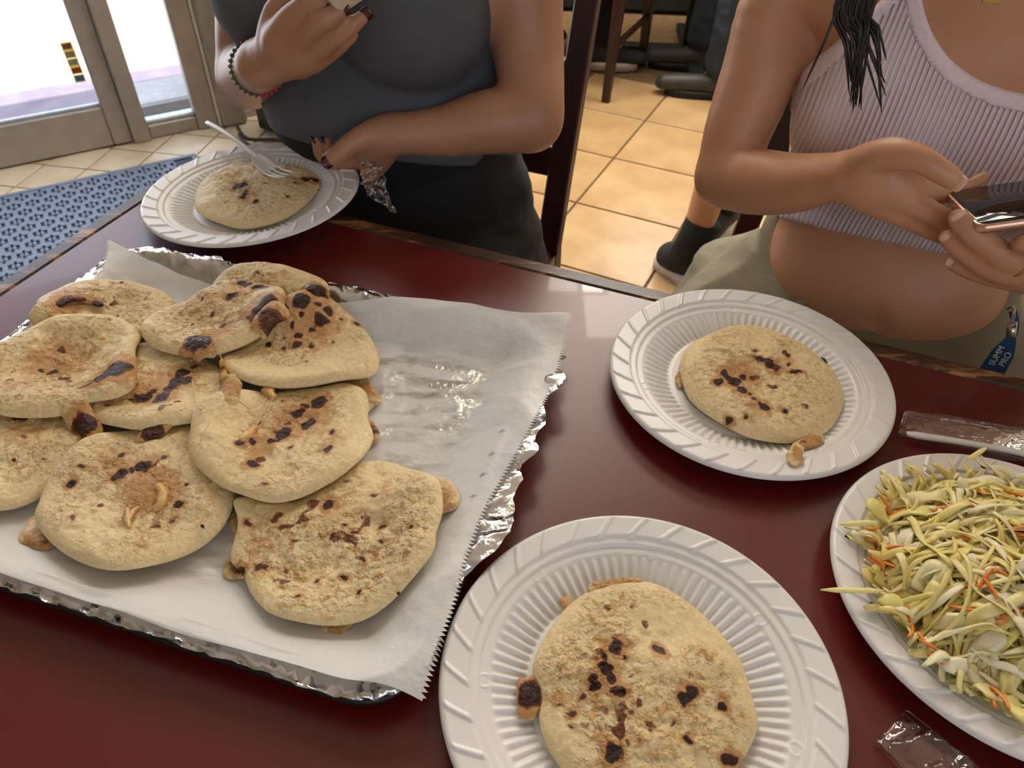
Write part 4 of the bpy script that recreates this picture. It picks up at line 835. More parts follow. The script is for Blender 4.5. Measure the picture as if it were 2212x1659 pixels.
cs = [(1915, 1185), (1935, 1178), (1905, 1190), (1920, 1195), (1935, 1063), (1960, 1075), (1905, 1110), (1955, 1280), (2010, 1395), (2030, 1400), (1925, 1365), (2110, 1265), (2095, 1275), (2125, 1290), (2140, 1255), (2165, 1350), (2180, 1340), (2190, 1365), (2135, 1425), (2075, 1170), (2170, 1175), (2185, 1185), (2085, 1320), (2110, 1055), (2120, 1050), (2190, 1080), (1850, 1160), (1990, 1295), (1995, 1475), (2005, 1500), (2175, 1575), (2080, 1095), (2195, 1100), (1950, 1150), (2060, 1210), (2205, 1250), (1890, 1130), (2040, 1090), (2150, 1500), (1930, 1400)]
for (x, y) in cs[::1]:
    p = at(x, y, PZ + 0.045)[:2]; q = p - PL4; r0 = min(np.hypot(*q), 0.103); V, Fc = shred(r0, math.atan2(q[1], q[0]), 0.008 + 0.013 * rg.random(), 0.0030, 0.0018, 0.005 + 0.005 * rg.random(), rg.normal() * 0.6)
    obj('carrot_shred', V, Fc, m_car, slaw)

# ------------------------------------------------------------------ plastic forks and clear wrappers
m_fork = M('fork_plastic', (236, 232, 226), 0.3, col2=(232, 228, 222))
def fork_parts(e, O, X, Y, Z, L=0.165, curve=0.010):
    """fork with its handle end at O, pointing along X; Y across, Z up"""
    P = lambda x, y, z: O + X * x + Y * y + Z * z
    xs = np.linspace(0, L * 0.64, 14); wd_ = np.interp(xs / L, [0, 0.03, 0.45, 0.6, 0.64], [0.0030, 0.0048, 0.0036, 0.0040, 0.0052]); V = []
    zc = lambda x: curve * (math.sin(math.pi * min(x / (L * 0.66), 1)) * 0.35)
    for x, w in zip(xs, wd_):
        z = zc(x); V += [P(x, -w, z), P(x, -w * 0.5, z + 0.0018), P(x, w * 0.5, z + 0.0018), P(x, w, z), P(x, w * 0.6, z - 0.0012), P(x, -w * 0.6, z - 0.0012)]
    Fc = [(i * 6 + j, i * 6 + (j + 1) % 6, (i + 1) * 6 + (j + 1) % 6, (i + 1) * 6 + j) for i in range(13) for j in range(6)] + [tuple(range(5, -1, -1)), tuple(13 * 6 + j for j in range(6))]
    obj('handle', V, Fc, m_fork, e)
    xs = np.linspace(L * 0.62, L * 0.80, 9); hw = np.interp(np.arange(9), [0, 3, 8], [0.0050, 0.0118, 0.0125]); V = []
    zb = lambda x: -curve * (math.sin(math.pi * np.clip((x - L * 0.60) / (L * 0.40), 0, 1)) ** 1.0) * 0.9 + 0.001
    for x, w in zip(xs, hw):
        for s in np.linspace(-1, 1, 7): V.append(P(x, s * w, zb(x) + 0.003 * s * s + 0.0008))
        for s in np.linspace(1, -1, 7): V.append(P(x, s * w, zb(x) + 0.003 * s * s - 0.0006))
    Fc = [(i * 14 + j, i * 14 + (j + 1) % 14, (i + 1) * 14 + (j + 1) % 14, (i + 1) * 14 + j) for i in range(8) for j in range(14)] + [tuple(range(13, -1, -1)), tuple(8 * 14 + j for j in range(14))]
    obj('bowl', V, Fc, m_fork, e)
    for k in range(4):
        y = (-1 + 2 * k / 3) * 0.0108; xs = np.linspace(L * 0.79, L, 7); mbk = MB()
        pts = [P(x, y * (1 - 0.12 * (x - L * 0.79) / (L * 0.21)), zb(x) + 0.0018 * (y / 0.0108) ** 2) for x in xs]
        V, Fc = tube_geo(pts, np.interp(np.arange(7), [0, 5, 6], [0.0015, 0.0012, 0.0006]), 8); obj('tine', V, Fc, m_fork, e)
# fork lying on the pupusa of the held plate, handle raised over the far rim
ztf = zk + 0.0285
tip = at(620, 382, ztf + 0.002); neck = at(553, 330, ztf + 0.012); A_ = onplane(447, 264, neck + np.array([-0.03, 0.085, 0]), np.array([0.25, 1.0, 0]))
X = tip - A_; Lf = np.linalg.norm(X); X /= Lf; Y = np.cross(ZU, X); Y /= np.linalg.norm(Y); Z = np.cross(X, Y)
fk = empty('plastic_fork', tuple(tip), 'white plastic fork lying on a pupusa, handle over the plate rim', 'fork'); fork_parts(fk, A_, X, Y, Z, L=Lf, curve=0.010)

m_wrap = thin_glass('clear_wrapper', (0.97, 0.95, 0.94), 0.08, 0.05, 0.3, 110)
def wrapper(name, label, P4, nu, nv, zb, puff, wr, seed, lie=True):
    """crinkled clear film envelope: two sheets joined at their edges"""
    rgw = np.random.default_rng(seed); P4 = [np.asarray(p, float) for p in P4]; U, Vv = np.meshgrid(np.linspace(0, 1, nu), np.linspace(0, 1, nv), indexing='ij')
    u, v = U[..., None], Vv[..., None]; base = (1 - u) * (1 - v) * P4[0] + u * (1 - v) * P4[1] + u * v * P4[2] + (1 - u) * v * P4[3]
    b = np.clip(np.sin(np.pi * U) * 1.6, 0, 1) * np.sin(np.pi * Vv) ** 0.7
    jit = (rgw.random(U.shape) - 0.5) * wr + fbm(np.stack([U * 9, Vv * 5, U * 0 + seed], -1), 3) * wr * 2.0
    top = base.copy(); top[..., 2] += zb + puff * b * (1 + 0.5 * fbm(np.stack([U * 7, Vv * 3, U * 0 + seed + 4.0], -1), 2)) + np.clip(jit, -wr, wr) * (0.3 + b) + wr
    # ragged ends
    top[0, :, :2] += (rgw.random((nv, 1)) - 0.5) * 0.004; bot = base.copy(); bot[..., :2] = top[..., :2]; bot[..., 2] += zb
    top[..., 2] = np.maximum(top[..., 2], bot[..., 2] + 0.0004)
    V = np.concatenate([top.reshape(-1, 3), bot.reshape(-1, 3)]); Fq = grid_faces(nu, nv); n = nu * nv
    Fall = np.concatenate([Fq, Fq[:, ::-1] + n]); rim = [i * nv for i in range(nu)] + [(nu - 1) * nv + j for j in range(1, nv)] + [i * nv + nv - 1 for i in range(nu - 2, -1, -1)] + [j for j in range(nv - 2, 0, -1)]
    E_ = np.array([[rim[i], rim[(i + 1) % len(rim)], rim[(i + 1) % len(rim)] + n, rim[i] + n] for i in range(len(rim))]); Fall = np.concatenate([Fall, E_]); F3 = np.concatenate([Fall[:, [0, 1, 2]], Fall[:, [0, 2, 3]]])
    return tag(obj(name, V, F3, m_wrap, smooth=False), label, 'wrapper')
zt = TZ + 0.0006
a, b = at(1958, 937, zt + 0.006), at(2330, 1000, zt + 0.006); X = b - a; X[2] = 0; X /= np.linalg.norm(X)
wrapper('cutlery_wrapper', 'clear film wrapper holding an unused white fork beside the coleslaw', [at(1938, 940, zt), at(1938, 940, zt) + X * 0.205 + np.cross(X, ZU) * 0.006, at(1955, 888, zt) + X * 0.205, at(1955, 888, zt)], 48, 9, 0.0002, 0.014, 0.0016, 5)
f2 = empty('plastic_fork', tuple(at(2140, 950, zt + 0.004)), 'white plastic fork sealed inside clear film beside the coleslaw', 'fork')
a, b = at(1958, 937, zt + 0.006), at(2330, 1000, zt + 0.006); X = b - a; X[2] = 0; X /= np.linalg.norm(X); Y = np.cross(ZU, X); fork_parts(f2, a, X, Y, ZU, L=0.155, curve=0.004)
wrapper('torn_wrapper', 'empty crumpled clear film wrapper between two plates', [at(1890, 1605, zt), at(2060, 1790, zt), at(2135, 1690, zt), at(1955, 1535, zt)], 24, 11, 0.0002, 0.012, 0.0040, 8)
# crumbs of dark herb
m_herb = M('dried_herb', (34, 34, 24), 0.7)
for par, x, y, z, l in ((pI, 858, 1280, TZ + 0.0285, 9), (pG, 434, 1134, TZ + 0.026, 12), (pL, 1774, 772, PZ + 0.021, 22)):
    p = at(x, y, z); q = at(x + l * 0.6, y + l * 0.6, z); V, Fc = tube_geo([p, (p + q) / 2 + ZU * 0.0008, q], [0.0005, 0.0013, 0.0004], 6); obj('herb_fleck', V, Fc, m_herb, par)
p = at(330, 1248, TZ + 0.0085); V, Fc = tube_geo([p, p + EA * 0.004, p + EA * 0.009 - EB * 0.001], [0.0006, 0.0013, 0.0004], 6); tag(obj('herb_fleck', V, Fc, m_herb), 'tiny dark herb fleck lying on the parchment by a pupusa', 'crumb')
# ------------------------------------------------------------------ people: smooth implicit bodies turned into one mesh each
def smin(a, b, k):
    h = np.maximum(k - np.abs(a - b), 0) / k; return np.minimum(a, b) - h * h * k * 0.25
class Field:
    def __init__(s, lo, hi, h):
        s.h = h; s.lo = np.asarray(lo, np.float64); s.n = np.ceil((np.asarray(hi) - s.lo) / h).astype(int) + 1
        s.F = np.full(s.n, 1.0, np.float32)
    def clone(s): f = Field.__new__(Field); f.h, f.lo, f.n, f.F = s.h, s.lo, s.n, s.F.copy(); return f
    def fresh(s): f = Field.__new__(Field); f.h, f.lo, f.n = s.h, s.lo, s.n; f.F = np.full(s.n, 1.0, np.float32); return f
    def sl(s, lo, hi):
        a = np.clip(np.floor((np.asarray(lo) - s.lo) / s.h).astype(int), 0, s.n - 1); b = np.clip(np.ceil((np.asarray(hi) - s.lo) / s.h).astype(int) + 1, 1, s.n)
        ax = [(s.lo[i] + s.h * np.arange(a[i], b[i])).astype(np.float32) for i in range(3)]
        return tuple(slice(a[i], b[i]) for i in range(3)), ax[0][:, None, None], ax[1][None, :, None], ax[2][None, None, :]
    def cone(s, a, b, ra, rb, k=0.02, flat=None):
        a = np.asarray(a, np.float64); b = np.asarray(b, np.float64); m = max(ra, rb) + k + 0.012
        q, X, Y, Z = s.sl(np.minimum(a, b) - m, np.maximum(a, b) + m)
        if min(X.size, Y.size, Z.size) == 0: return s
        ab = (b - a).astype(np.float32); L2 = float(ab @ ab) + 1e-9; dx, dy, dz = X - a[0], Y - a[1], Z - a[2]
        t = np.clip((dx * ab[0] + dy * ab[1] + dz * ab[2]) / L2, 0, 1); ex, ey, ez = dx - t * ab[0], dy - t * ab[1], dz - t * ab[2]
        if flat is not None:
            n, f = flat; e = ex * n[0] + ey * n[1] + ez * n[2]; g = e * (1 / f - 1); ex, ey, ez = ex + g * n[0], ey + g * n[1], ez + g * n[2]
        d = np.sqrt(ex * ex + ey * ey + ez * ez) - (ra + (rb - ra) * t)
        if flat is not None: d = d * (0.5 + 0.5 * flat[1])
        s.F[q] = smin(s.F[q], d.astype(np.float32), k); return s
    def chain(s, P, r, k=0.02, flat=None):
        if len(P) > 2: P = spline(np.array(P), 4); r = spline(np.array(r)[:, None], 4)[:, 0]; k = k if k > 0.02 else max(k, 0.004)
        P = np.asarray(P, np.float64); m = float(max(r)) + k + 0.012; q, X, Y, Z = s.sl(P.min(0) - m, P.max(0) + m); D = np.full(s.F[q].shape, 1.0, np.float32)
        tmp = Field.__new__(Field); tmp.h, tmp.lo, tmp.n, tmp.F = s.h, s.lo + s.h * np.array([w.start for w in q]), np.array(D.shape), D
        for i in range(len(P) - 1): tmp.cone(P[i], P[i + 1], r[i], r[i + 1], 0.0015, flat)
        s.F[q] = smin(s.F[q], tmp.F, k); return s
    def ellipsoid(s, c, ax, rad, k=0.03):
        c = np.asarray(c, float); m = max(rad) + k + 0.01; q, X, Y, Z = s.sl(c - m, c + m); e = 0
        for v, r in zip(ax, rad): e = e + (((X - c[0]) * v[0] + (Y - c[1]) * v[1] + (Z - c[2]) * v[2]) / r) ** 2
        e = np.sqrt(e); d = (e - 1) * min(rad) * np.where(e > 1, 1.0, 1.0); s.F[q] = smin(s.F[q], d.astype(np.float32), k); return s
    def carve(s, c, r, k):
        c = np.asarray(c, float); q, X, Y, Z = s.sl(c - r - 0.03, c + r + 0.03); d = np.sqrt((X - c[0]) ** 2 + (Y - c[1]) ** 2 + ((Z - c[2]) * 0.8) ** 2) - r; s.F[q] = -smin(-s.F[q], d.astype(np.float32), k); return s
    def loft(s, B, u, m, sec, k=0.03):
        """stacked elliptic sections (z, s0, w0, a, b)"""
        sec = np.array(sec, float); A = sec[:, 3].max() + 0.06; z0, z1 = sec[0, 0], sec[-1, 0]; c = np.array([B[0], B[1], 0])
        q, X, Y, Z = s.sl(c + [-A - .06, -A - .06, z0 - 0.05], c + [A + .06, A + .06, z1 + 0.05])
        zz = Z[0, 0]; dense = np.linspace(z0, z1, 160); sm = []
        for col in range(1, 5):
            v = np.interp(dense, sec[:, 0], sec[:, col]); kk = np.ones(13) / 13; v = np.convolve(np.pad(v, 6, mode='edge'), kk, 'valid'); sm.append(np.interp(zz, dense, v).astype(np.float32)[None, None, :])
        dx, dy = X - B[0], Y - B[1]; S = dx * u[0] + dy * u[1] - sm[0]; Wd = dx * m[0] + dy * m[1] - sm[1]
        e = np.sqrt((S / sm[2]) ** 2 + (Wd / sm[3]) ** 2); d = (e - 1) * np.minimum(sm[2], sm[3])
        cap = np.maximum(Z - z1, z0 - Z); d = np.maximum(d, cap); s.F[q] = smin(s.F[q], d.astype(np.float32), k); return s
    def merge(s, o, centre, r0, r1, k):
        """union with another field, smooth only near a joint"""
        q, X, Y, Z = s.sl(np.asarray(centre) - r1, np.asarray(centre) + r1); w = np.sqrt((X - centre[0]) ** 2 + (Y - centre[1]) ** 2 + (Z - centre[2]) ** 2)
        kk = k * np.clip((r1 - w) / (r1 - r0), 0, 1) + 1e-4; near = smin(s.F[q], o.F[q], kk.astype(np.float32)); s.F = np.minimum(s.F, o.F); s.F[q] = np.minimum(s.F[q], near); return s
    def grids(s):
        return ((s.lo[0] + s.h * np.arange(s.n[0])).astype(np.float32)[:, None, None], (s.lo[1] + s.h * np.arange(s.n[1])).astype(np.float32)[None, :, None], (s.lo[2] + s.h * np.arange(s.n[2])).astype(np.float32)[None, None, :])
    def mesh(s, smooth=2):
        F = s.F; ins = F < 0; n = s.n; c = np.zeros(n - 1, np.int8)
        for dx in (0, 1):
            for dy in (0, 1):
                for dz in (0, 1): c += ins[dx:n[0] - 1 + dx, dy:n[1] - 1 + dy, dz:n[2] - 1 + dz]
        act = (c > 0) & (c < 8); idx = np.argwhere(act); N = len(idx); lut = np.full(n - 1, -1, np.int32); lut[act] = np.arange(N)
        co = [(x, y, z) for x in (0, 1) for y in (0, 1) for z in (0, 1)]; val = np.stack([F[idx[:, 0] + a, idx[:, 1] + b, idx[:, 2] + d] for a, b, d in co], 1)
        acc = np.zeros((N, 3)); cnt = np.zeros(N)
        for i, a in enumerate(co):
            for j in range(i + 1, 8):
                b = co[j]
                if sum(abs(a[q] - b[q]) for q in range(3)) != 1: continue
                v0, v1 = val[:, i], val[:, j]; x = (v0 < 0) != (v1 < 0); t = np.where(x, v0 / np.where(x, v0 - v1, 1), 0)
                P = np.array(a) + t[:, None] * (np.array(b) - np.array(a)); acc[x] += P[x]; cnt[x] += 1
        V = (idx + acc / cnt[:, None]) * s.h + s.lo; Fs = []
        for ax in range(3):
            o = [q for q in range(3) if q != ax]; sh = [slice(None)] * 3; sh2 = [slice(None)] * 3
            sh[ax] = slice(0, n[ax] - 1); sh2[ax] = slice(1, n[ax]); a, b = ins[tuple(sh)], ins[tuple(sh2)]; e = np.argwhere(a != b); e = e[(e[:, o[0]] > 0) & (e[:, o[1]] > 0) & (e[:, o[0]] < n[o[0]] - 1) & (e[:, o[1]] < n[o[1]] - 1)]
            def cell(d0, d1): q = e.copy(); q[:, o[0]] += d0; q[:, o[1]] += d1; return lut[q[:, 0], q[:, 1], q[:, 2]]
            Q = np.stack([cell(-1, -1), cell(0, -1), cell(0, 0), cell(-1, 0)], 1); fl = a[e[:, 0], e[:, 1], e[:, 2]]
            if ax == 1: fl = ~fl
            Q[~fl] = Q[~fl][:, ::-1]; Fs.append(Q)
        Fs = np.concatenate(Fs); Fs = Fs[(Fs >= 0).all(1)]
        for _ in range(smooth):
            acc = np.zeros_like(V); cn = np.zeros(len(V))
            for i in range(4):
                a, b = Fs[:, i], Fs[:, (i + 1) % 4]
                for k in range(3): acc[:, k] += np.bincount(a, V[b, k], len(V)) + np.bincount(b, V[a, k], len(V))
                cn += np.bincount(a, minlength=len(V)) + np.bincount(b, minlength=len(V))
            V = V * 0.5 + 0.5 * acc / np.maximum(cn, 1)[:, None]
        return V, Fs
class Frame:
    def __init__(s, B, u, m): s.B = np.array([B[0], B[1], 0.0]); s.u = np.asarray(u, float); s.m = np.asarray(m, float)
    def P(s, a, w, z): return s.B + s.u * a + s.m * w + ZU * z
    def px(s, x, y, off): return onplane(x, y, s.B + s.m * off, s.m)
    def chain(s, L):
        """(px, py, offset towards the camera, radius in px) -> points, radii"""
        P = [s.px(x, y, o) for x, y, o, r in L]; return P, [r / FPX * depth(p) for p, (x, y, o, r) in zip(P, L)]
    def swz(s, f):
        X, Y, Z = f.grids(); dx, dy = X - s.B[0], Y - s.B[1]; return dx * s.u[0] + dy * s.u[1], dx * s.m[0] + dy * s.m[1], Z
def smax(a, b, k): return -smin(-a, -b, k)

def skin_mat(name, c, c2):
    m = M(name, c, 0.42, col2=c2, nscale=9, bump=0.10, bscale=420, spec=0.4, sss=0.12, thr=(0.3, 0.7)); return m
m_sk1 = skin_mat('skin_tan', (176, 130, 102), (162, 116, 88)); m_sk2 = skin_mat('skin_warm', (198, 148, 114), (184, 132, 100))
m_hair = M('dark_hair', (34, 26, 22), 0.35, col2=(22, 17, 15), nscale=60, stretch=(1, 1, 0.05))
m_nail1 = M('dark_red_polish', (74, 22, 30), 0.15, col2=(66, 18, 26), coat=0.5); m_nail2 = M('natural_nail', (224, 176, 156), 0.2, col2=(216, 166, 146))
def nail(parent, tip, back, up, w, l, mat):
    """small curved plate lying on the last joint of a finger"""
    t = np.asarray(tip, float); d = t - np.asarray(back, float); d /= np.linalg.norm(d); up = np.asarray(up, float); up = up - d * (up @ d); up /= np.linalg.norm(up); s_ = np.cross(d, up); V = []
    for i in range(6):
        x = (i / 5 - 0.5) * l
        for j in range(7):
            y = (j / 6 - 0.5) * 2; k = math.sqrt(max(0.0, 1 - (abs(i / 5 - 0.5) * 2) ** 4 * 0.75)); V.append(t + d * x + s_ * (y * w * k) + up * (-(y * k) ** 2 * w * 0.42 + 0.0004))
    Vb = [v - up * 0.0012 for v in V]; Fq = [(i * 7 + j, (i + 1) * 7 + j, (i + 1) * 7 + j + 1, i * 7 + j + 1) for i in range(5) for j in range(6)]
    Fb = [tuple(q + 42 for q in f[::-1]) for f in Fq]; rim = [j for j in range(7)] + [i * 7 + 6 for i in range(1, 6)] + [35 + j for j in range(5, -1, -1)] + [i * 7 for i in range(4, 0, -1)]
    Fr = [(rim[i], rim[(i + 1) % len(rim)], rim[(i + 1) % len(rim)] + 42, rim[i] + 42) for i in range(len(rim))]
    obj('nail', V + Vb, Fq + Fb + Fr, mat, parent)
def add_head(f, fr, z, w0=0.0, s0=0.0):
    c = fr.P(s0, w0, z + 0.115)
    f.cone(fr.P(s0, w0 - 0.035, z - 0.10), fr.P(s0, w0 - 0.02, z + 0.05), 0.054, 0.050, 0.04)
    f.ellipsoid(c, (fr.u, fr.m, ZU), (0.074, 0.092, 0.105), 0.03); f.ellipsoid(fr.P(s0, w0 + 0.035, z + 0.055), (fr.u, fr.m, ZU), (0.052, 0.052, 0.055), 0.03)
    f.cone(fr.P(s0, w0 + 0.088, z + 0.125), fr.P(s0, w0 + 0.106, z + 0.085), 0.008, 0.013, 0.012)        # nose
    for sg in (-1, 1):
        f.ellipsoid(fr.P(s0 + sg * 0.076, w0 - 0.005, z + 0.105), (fr.u, fr.m, ZU), (0.010, 0.020, 0.032), 0.006)
        f.ellipsoid(fr.P(s0 + sg * 0.032, w0 + 0.080, z + 0.118), (fr.u, fr.m, ZU), (0.016, 0.012, 0.010), 0.006)
    f.ellipsoid(fr.P(s0, w0 + 0.084, z + 0.052), (fr.u, fr.m, ZU), (0.024, 0.010, 0.008), 0.006)
    return c
def hair_cap(fr, z, w0, s0, parent, length):
    f = Field(fr.P(s0, w0, z) - np.array([.16, .16, .05 + length]), fr.P(s0, w0, z) + np.array([.16, .16, .28]), 0.006)
    f.ellipsoid(fr.P(s0, w0 - 0.012, z + 0.13), (fr.u, fr.m, ZU), (0.090, 0.100, 0.112), 0.02); f.ellipsoid(fr.P(s0, w0 - 0.07, z + 0.02), (fr.u, fr.m, ZU), (0.085, 0.045, 0.12 + length * 0.5), 0.03)
    S, Wd, Z = fr.swz(f); face = np.sqrt(((S - s0) / 0.066) ** 2 + ((Z - z - 0.085) / 0.095) ** 2); cut = np.where(Wd > w0 + 0.01, (1 - face) * 0.06, -0.05)
    f.F = np.maximum(f.F, cut.astype(np.float32)); V, Fc = f.mesh(3); obj('hair', V, Fc, m_hair, parent)
def eyes(fr, z, w0, s0, parent):
    for sg in (-1, 1):
        c = fr.P(s0 + sg * 0.032, w0 + 0.0855, z + 0.118); V, Fc = tube_geo([c - fr.m * 0.004, c + fr.m * 0.003, c + fr.m * 0.0045], [0.008, 0.007, 0.002], 12); obj('eye', V, Fc, M('eye', (40, 26, 20), 0.1), parent)

# ---- woman in a ribbed pink top, holding a phone in both hands
F2 = Frame((0.475, 0.832), ET, FT)
w2 = empty('person', F2.P(0, 0, 0.0), 'person in a ribbed pale pink crop top and khaki trousers holding a phone', 'person')
f = Field((0.05, 0.28, -0.01), (1.02, 1.16, 1.36), 0.0034)
sec2 = [(0.455, 0, -0.03, 0.17, 0.11), (0.52, 0, -0.02, 0.176, 0.12), (0.60, 0, -0.01, 0.162, 0.108), (0.66, 0, 0, 0.146, 0.098), (0.72, 0, 0, 0.138, 0.090), (0.79, 0, 0, 0.140, 0.090), (0.87, 0, 0, 0.150, 0.098), (0.95, 0, -0.004, 0.156, 0.098), (1.01, 0, -0.015, 0.160, 0.085), (1.05, 0, -0.028, 0.135, 0.064), (1.085, 0, -0.03, 0.075, 0.055)]
f.loft(F2.B, ET, FT, sec2)
for sg in (-1, 1): f.ellipsoid(F2.P(sg * 0.074 + 0.004, 0.066, 0.885), (ET, FT, ZU), (0.070, 0.066, 0.066), 0.05)
f.ellipsoid(F2.P(0, 0.052, 0.66), (ET, FT, ZU), (0.10, 0.048, 0.06), 0.06)
torso2 = f.clone(); f.carve(F2.P(0.002, 0.118, 0.675), 0.009, 0.016)
legs = f.fresh()
for sg in (-1, 1):
    legs.chain([F2.P(sg * 0.10, 0.0, 0.552), F2.P(sg * 0.13, 0.22, 0.548), F2.P(sg * 0.14, 0.40, 0.525)], [0.098, 0.084, 0.060], 0.03).chain([F2.P(sg * 0.14, 0.40, 0.515), F2.P(sg * 0.14, 0.37, 0.28), F2.P(sg * 0.14, 0.38, 0.075)], [0.058, 0.055, 0.036], 0.03)
    legs.chain([F2.P(sg * 0.14, 0.36, 0.045), F2.P(sg * 0.145, 0.50, 0.032)], [0.040, 0.030], 0.02)
f.merge(legs, F2.P(0, 0.06, 0.52), 0.2, 0.3, 0.04)
add_head(f, F2, 1.15, 0.0, 0.0)
# right arm (the one with the elbow over the tiles), then left arm
arm = f.fresh()
P, r = F2.chain([(1673, 0, 0.01, 66), (1642, 150, 0.03, 80), (1592, 288, 0.065, 70), (1566, 382, 0.09, 60)]); sh = F2.P(-0.150, -0.018, 1.005)
arm.chain([sh] + P, [0.048] + r, 0.015)
P, r = F2.chain([(1566, 385, 0.09, 60), (1625, 392, 0.11, 69), (1705, 397, 0.14, 64), (1790, 385, 0.18, 53), (1838, 378, 0.20, 48)]); arm.chain(P, r, 0.012)
palm, rp = F2.chain([(1838, 380, 0.20, 48), (1900, 385, 0.215, 58), (1945, 400, 0.218, 47)]); arm.chain(palm, rp, 0.012)
P, r = F2.chain([(1880, 418, 0.21, 42), (1940, 448, 0.215, 36), (1975, 463, 0.213, 24)]); arm.chain(P, r, 0.014)
th2 = F2.chain([(1862, 350, 0.215, 36), (1920, 333, 0.235, 36), (1985, 343, 0.248, 29), (2040, 375, 0.252, 25), (2068, 394, 0.252, 20)]); arm.chain(*th2, 0.008)
P, r = F2.chain([(1945, 390, 0.214, 27), (2025, 420, 0.206, 21), (2092, 402, 0.190, 16), (2126, 381, 0.186, 12)]); arm.chain(P, r, 0.003)
P, r = F2.chain([(1945, 425, 0.226, 29), (2025, 466, 0.228, 24), (2100, 505, 0.216, 20)]); arm.chain(P, r, 0.003)
P, r = F2.chain([(1935, 455, 0.222, 26), (2010, 497, 0.220, 20), (2075, 524, 0.210, 17)]); arm.chain(P, r, 0.003)
f.merge(arm, sh, 0.07, 0.13, 0.035)
arm = f.fresh(); sh = F2.P(0.150, -0.018, 1.005); el = F2.P(0.262, 0.075, 0.775); wr2 = F2.px(2345, 545, 0.20)
arm.chain([sh, F2.P(0.215, 0.015, 0.90), el], [0.046, 0.041, 0.033], 0.015).chain([el, (el + wr2) / 2 + ZU * 0.004, wr2], [0.033, 0.035, 0.024], 0.012)
P, r = F2.chain([(2345, 548, 0.20, 50), (2290, 575, 0.225, 58), (2240, 590, 0.24, 50)]); arm.chain(P, r, 0.012)
lf = []
for L in ([(2235, 575, 0.243, 33), (2165, 552, 0.257, 30), (2106, 508, 0.264, 27), (2070, 472, 0.260, 22)], [(2235, 595, 0.240, 30), (2150, 582, 0.252, 27), (2088, 546, 0.258, 24), (2046, 514, 0.254, 19)], [(2240, 612, 0.232, 26), (2160, 602, 0.242, 22), (2095, 583, 0.248, 20), (2056, 566, 0.245, 16)], [(2300, 545, 0.245, 30), (2255, 528, 0.262, 26), (2206, 526, 0.270, 21)]):
    P, r = F2.chain(L); arm.chain(P, r, 0.003); lf.append((P, r))
f.merge(arm, sh, 0.07, 0.13, 0.035)
V, Fc = f.mesh(2); body2 = obj('body', V, Fc, m_sk2, w2)
hair_cap(F2, 1.15, 0.0, 0.0, w2, 0.10); eyes(F2, 1.15, 0.0, 0.0, w2)
nail(w2, th2[0][-1] + (CAM - th2[0][-1]) / np.linalg.norm(CAM - th2[0][-1]) * th2[1][-1] * 0.92, th2[0][-2], CAM - th2[0][-1], 0.0072, 0.013, m_nail2)
for P, r in lf[:3]:
    c = CAM - P[-1]; c /= np.linalg.norm(c); nail(w2, P[-1] + c * r[-1] * 0.93 + ZU * 0.001, P[-2], c, 0.0060, 0.010, m_nail2)
# crop top
def rib_mat():
    m = bpy.data.materials.new('ribbed_pink_knit'); m.use_nodes = True; n = m.node_tree; b = n.nodes['Principled BSDF']; L = n.links.new
    tc = n.nodes.new('ShaderNodeTexCoord'); vm = n.nodes.new('ShaderNodeVectorMath'); vm.operation = 'DOT_PRODUCT'; vm.inputs[1].default_value = (ET[0], ET[1], -0.10); L(tc.outputs['Object'], vm.inputs[0])
    k = n.nodes.new('ShaderNodeMath'); k.operation = 'MULTIPLY'; k.inputs[1].default_value = 2 * math.pi / 0.0052; L(vm.outputs['Value'], k.inputs[0]); s = n.nodes.new('ShaderNodeMath'); s.operation = 'SINE'; L(k.outputs[0], s.inputs[0])
    bp = n.nodes.new('ShaderNodeBump'); bp.inputs['Strength'].default_value = 0.9; bp.inputs['Distance'].default_value = 0.0014; L(s.outputs[0], bp.inputs['Height']); L(bp.outputs[0], b.inputs['Normal'])
    r = n.nodes.new('ShaderNodeMapRange'); r.inputs['From Min'].default_value = -1; L(s.outputs[0], r.inputs['Value']); mx = n.nodes.new('ShaderNodeMix'); mx.data_type = 'RGBA'; mx.inputs[6].default_value = (*lin((216, 192, 198)), 1); mx.inputs[7].default_value = (*lin((238, 220, 224)), 1); L(r.outputs[0], mx.inputs[0]); L(mx.outputs[2], b.inputs['Base Color'])
    b.inputs['Roughness'].default_value = 0.8; b.inputs['Sheen Weight'].default_value = 0.2
    return m
m_top2 = rib_mat(); m_band2 = M('pink_binding', (234, 216, 220), 0.8, col2=(226, 206, 211), nscale=200)
S, Wd, Z = F2.swz(torso2)
hem = (0.727 + 0.5 * Wd) - Z
nk = (1 - np.sqrt(((S - 0.040) / 0.122) ** 2 + ((Z - 1.066) / 0.110) ** 2)) * 0.11
arml = np.where(Z > 0.88, (-0.172 + np.maximum(Z - 0.905, 0) * 0.66) - S, -0.05); armr = np.where(Z > 0.88, S - (0.186 - np.maximum(Z - 0.905, 0) * 0.55), -0.05)
nk = np.where(Wd > -0.02, nk, (Z - 1.02))
clip = np.maximum(np.maximum(hem, nk), np.maximum(arml, armr)) + 0 * torso2.F
t = torso2.clone(); t.F = smax(torso2.F - 0.0045, clip.astype(np.float32), 0.004); V, Fc = t.mesh(1); obj('crop_top', V, Fc, m_top2, w2)
t.F = np.maximum(torso2.F - 0.0062, np.maximum(clip, -(clip + 0.013)).astype(np.float32)); q = ((nk < -0.016) & (np.maximum(arml, armr) < -0.016)) | (hem > -0.02); t.F = np.where(q, 1.0, t.F).astype(np.float32)
V, Fc = t.mesh(1); obj('neck_binding', V, Fc, m_band2, w2)
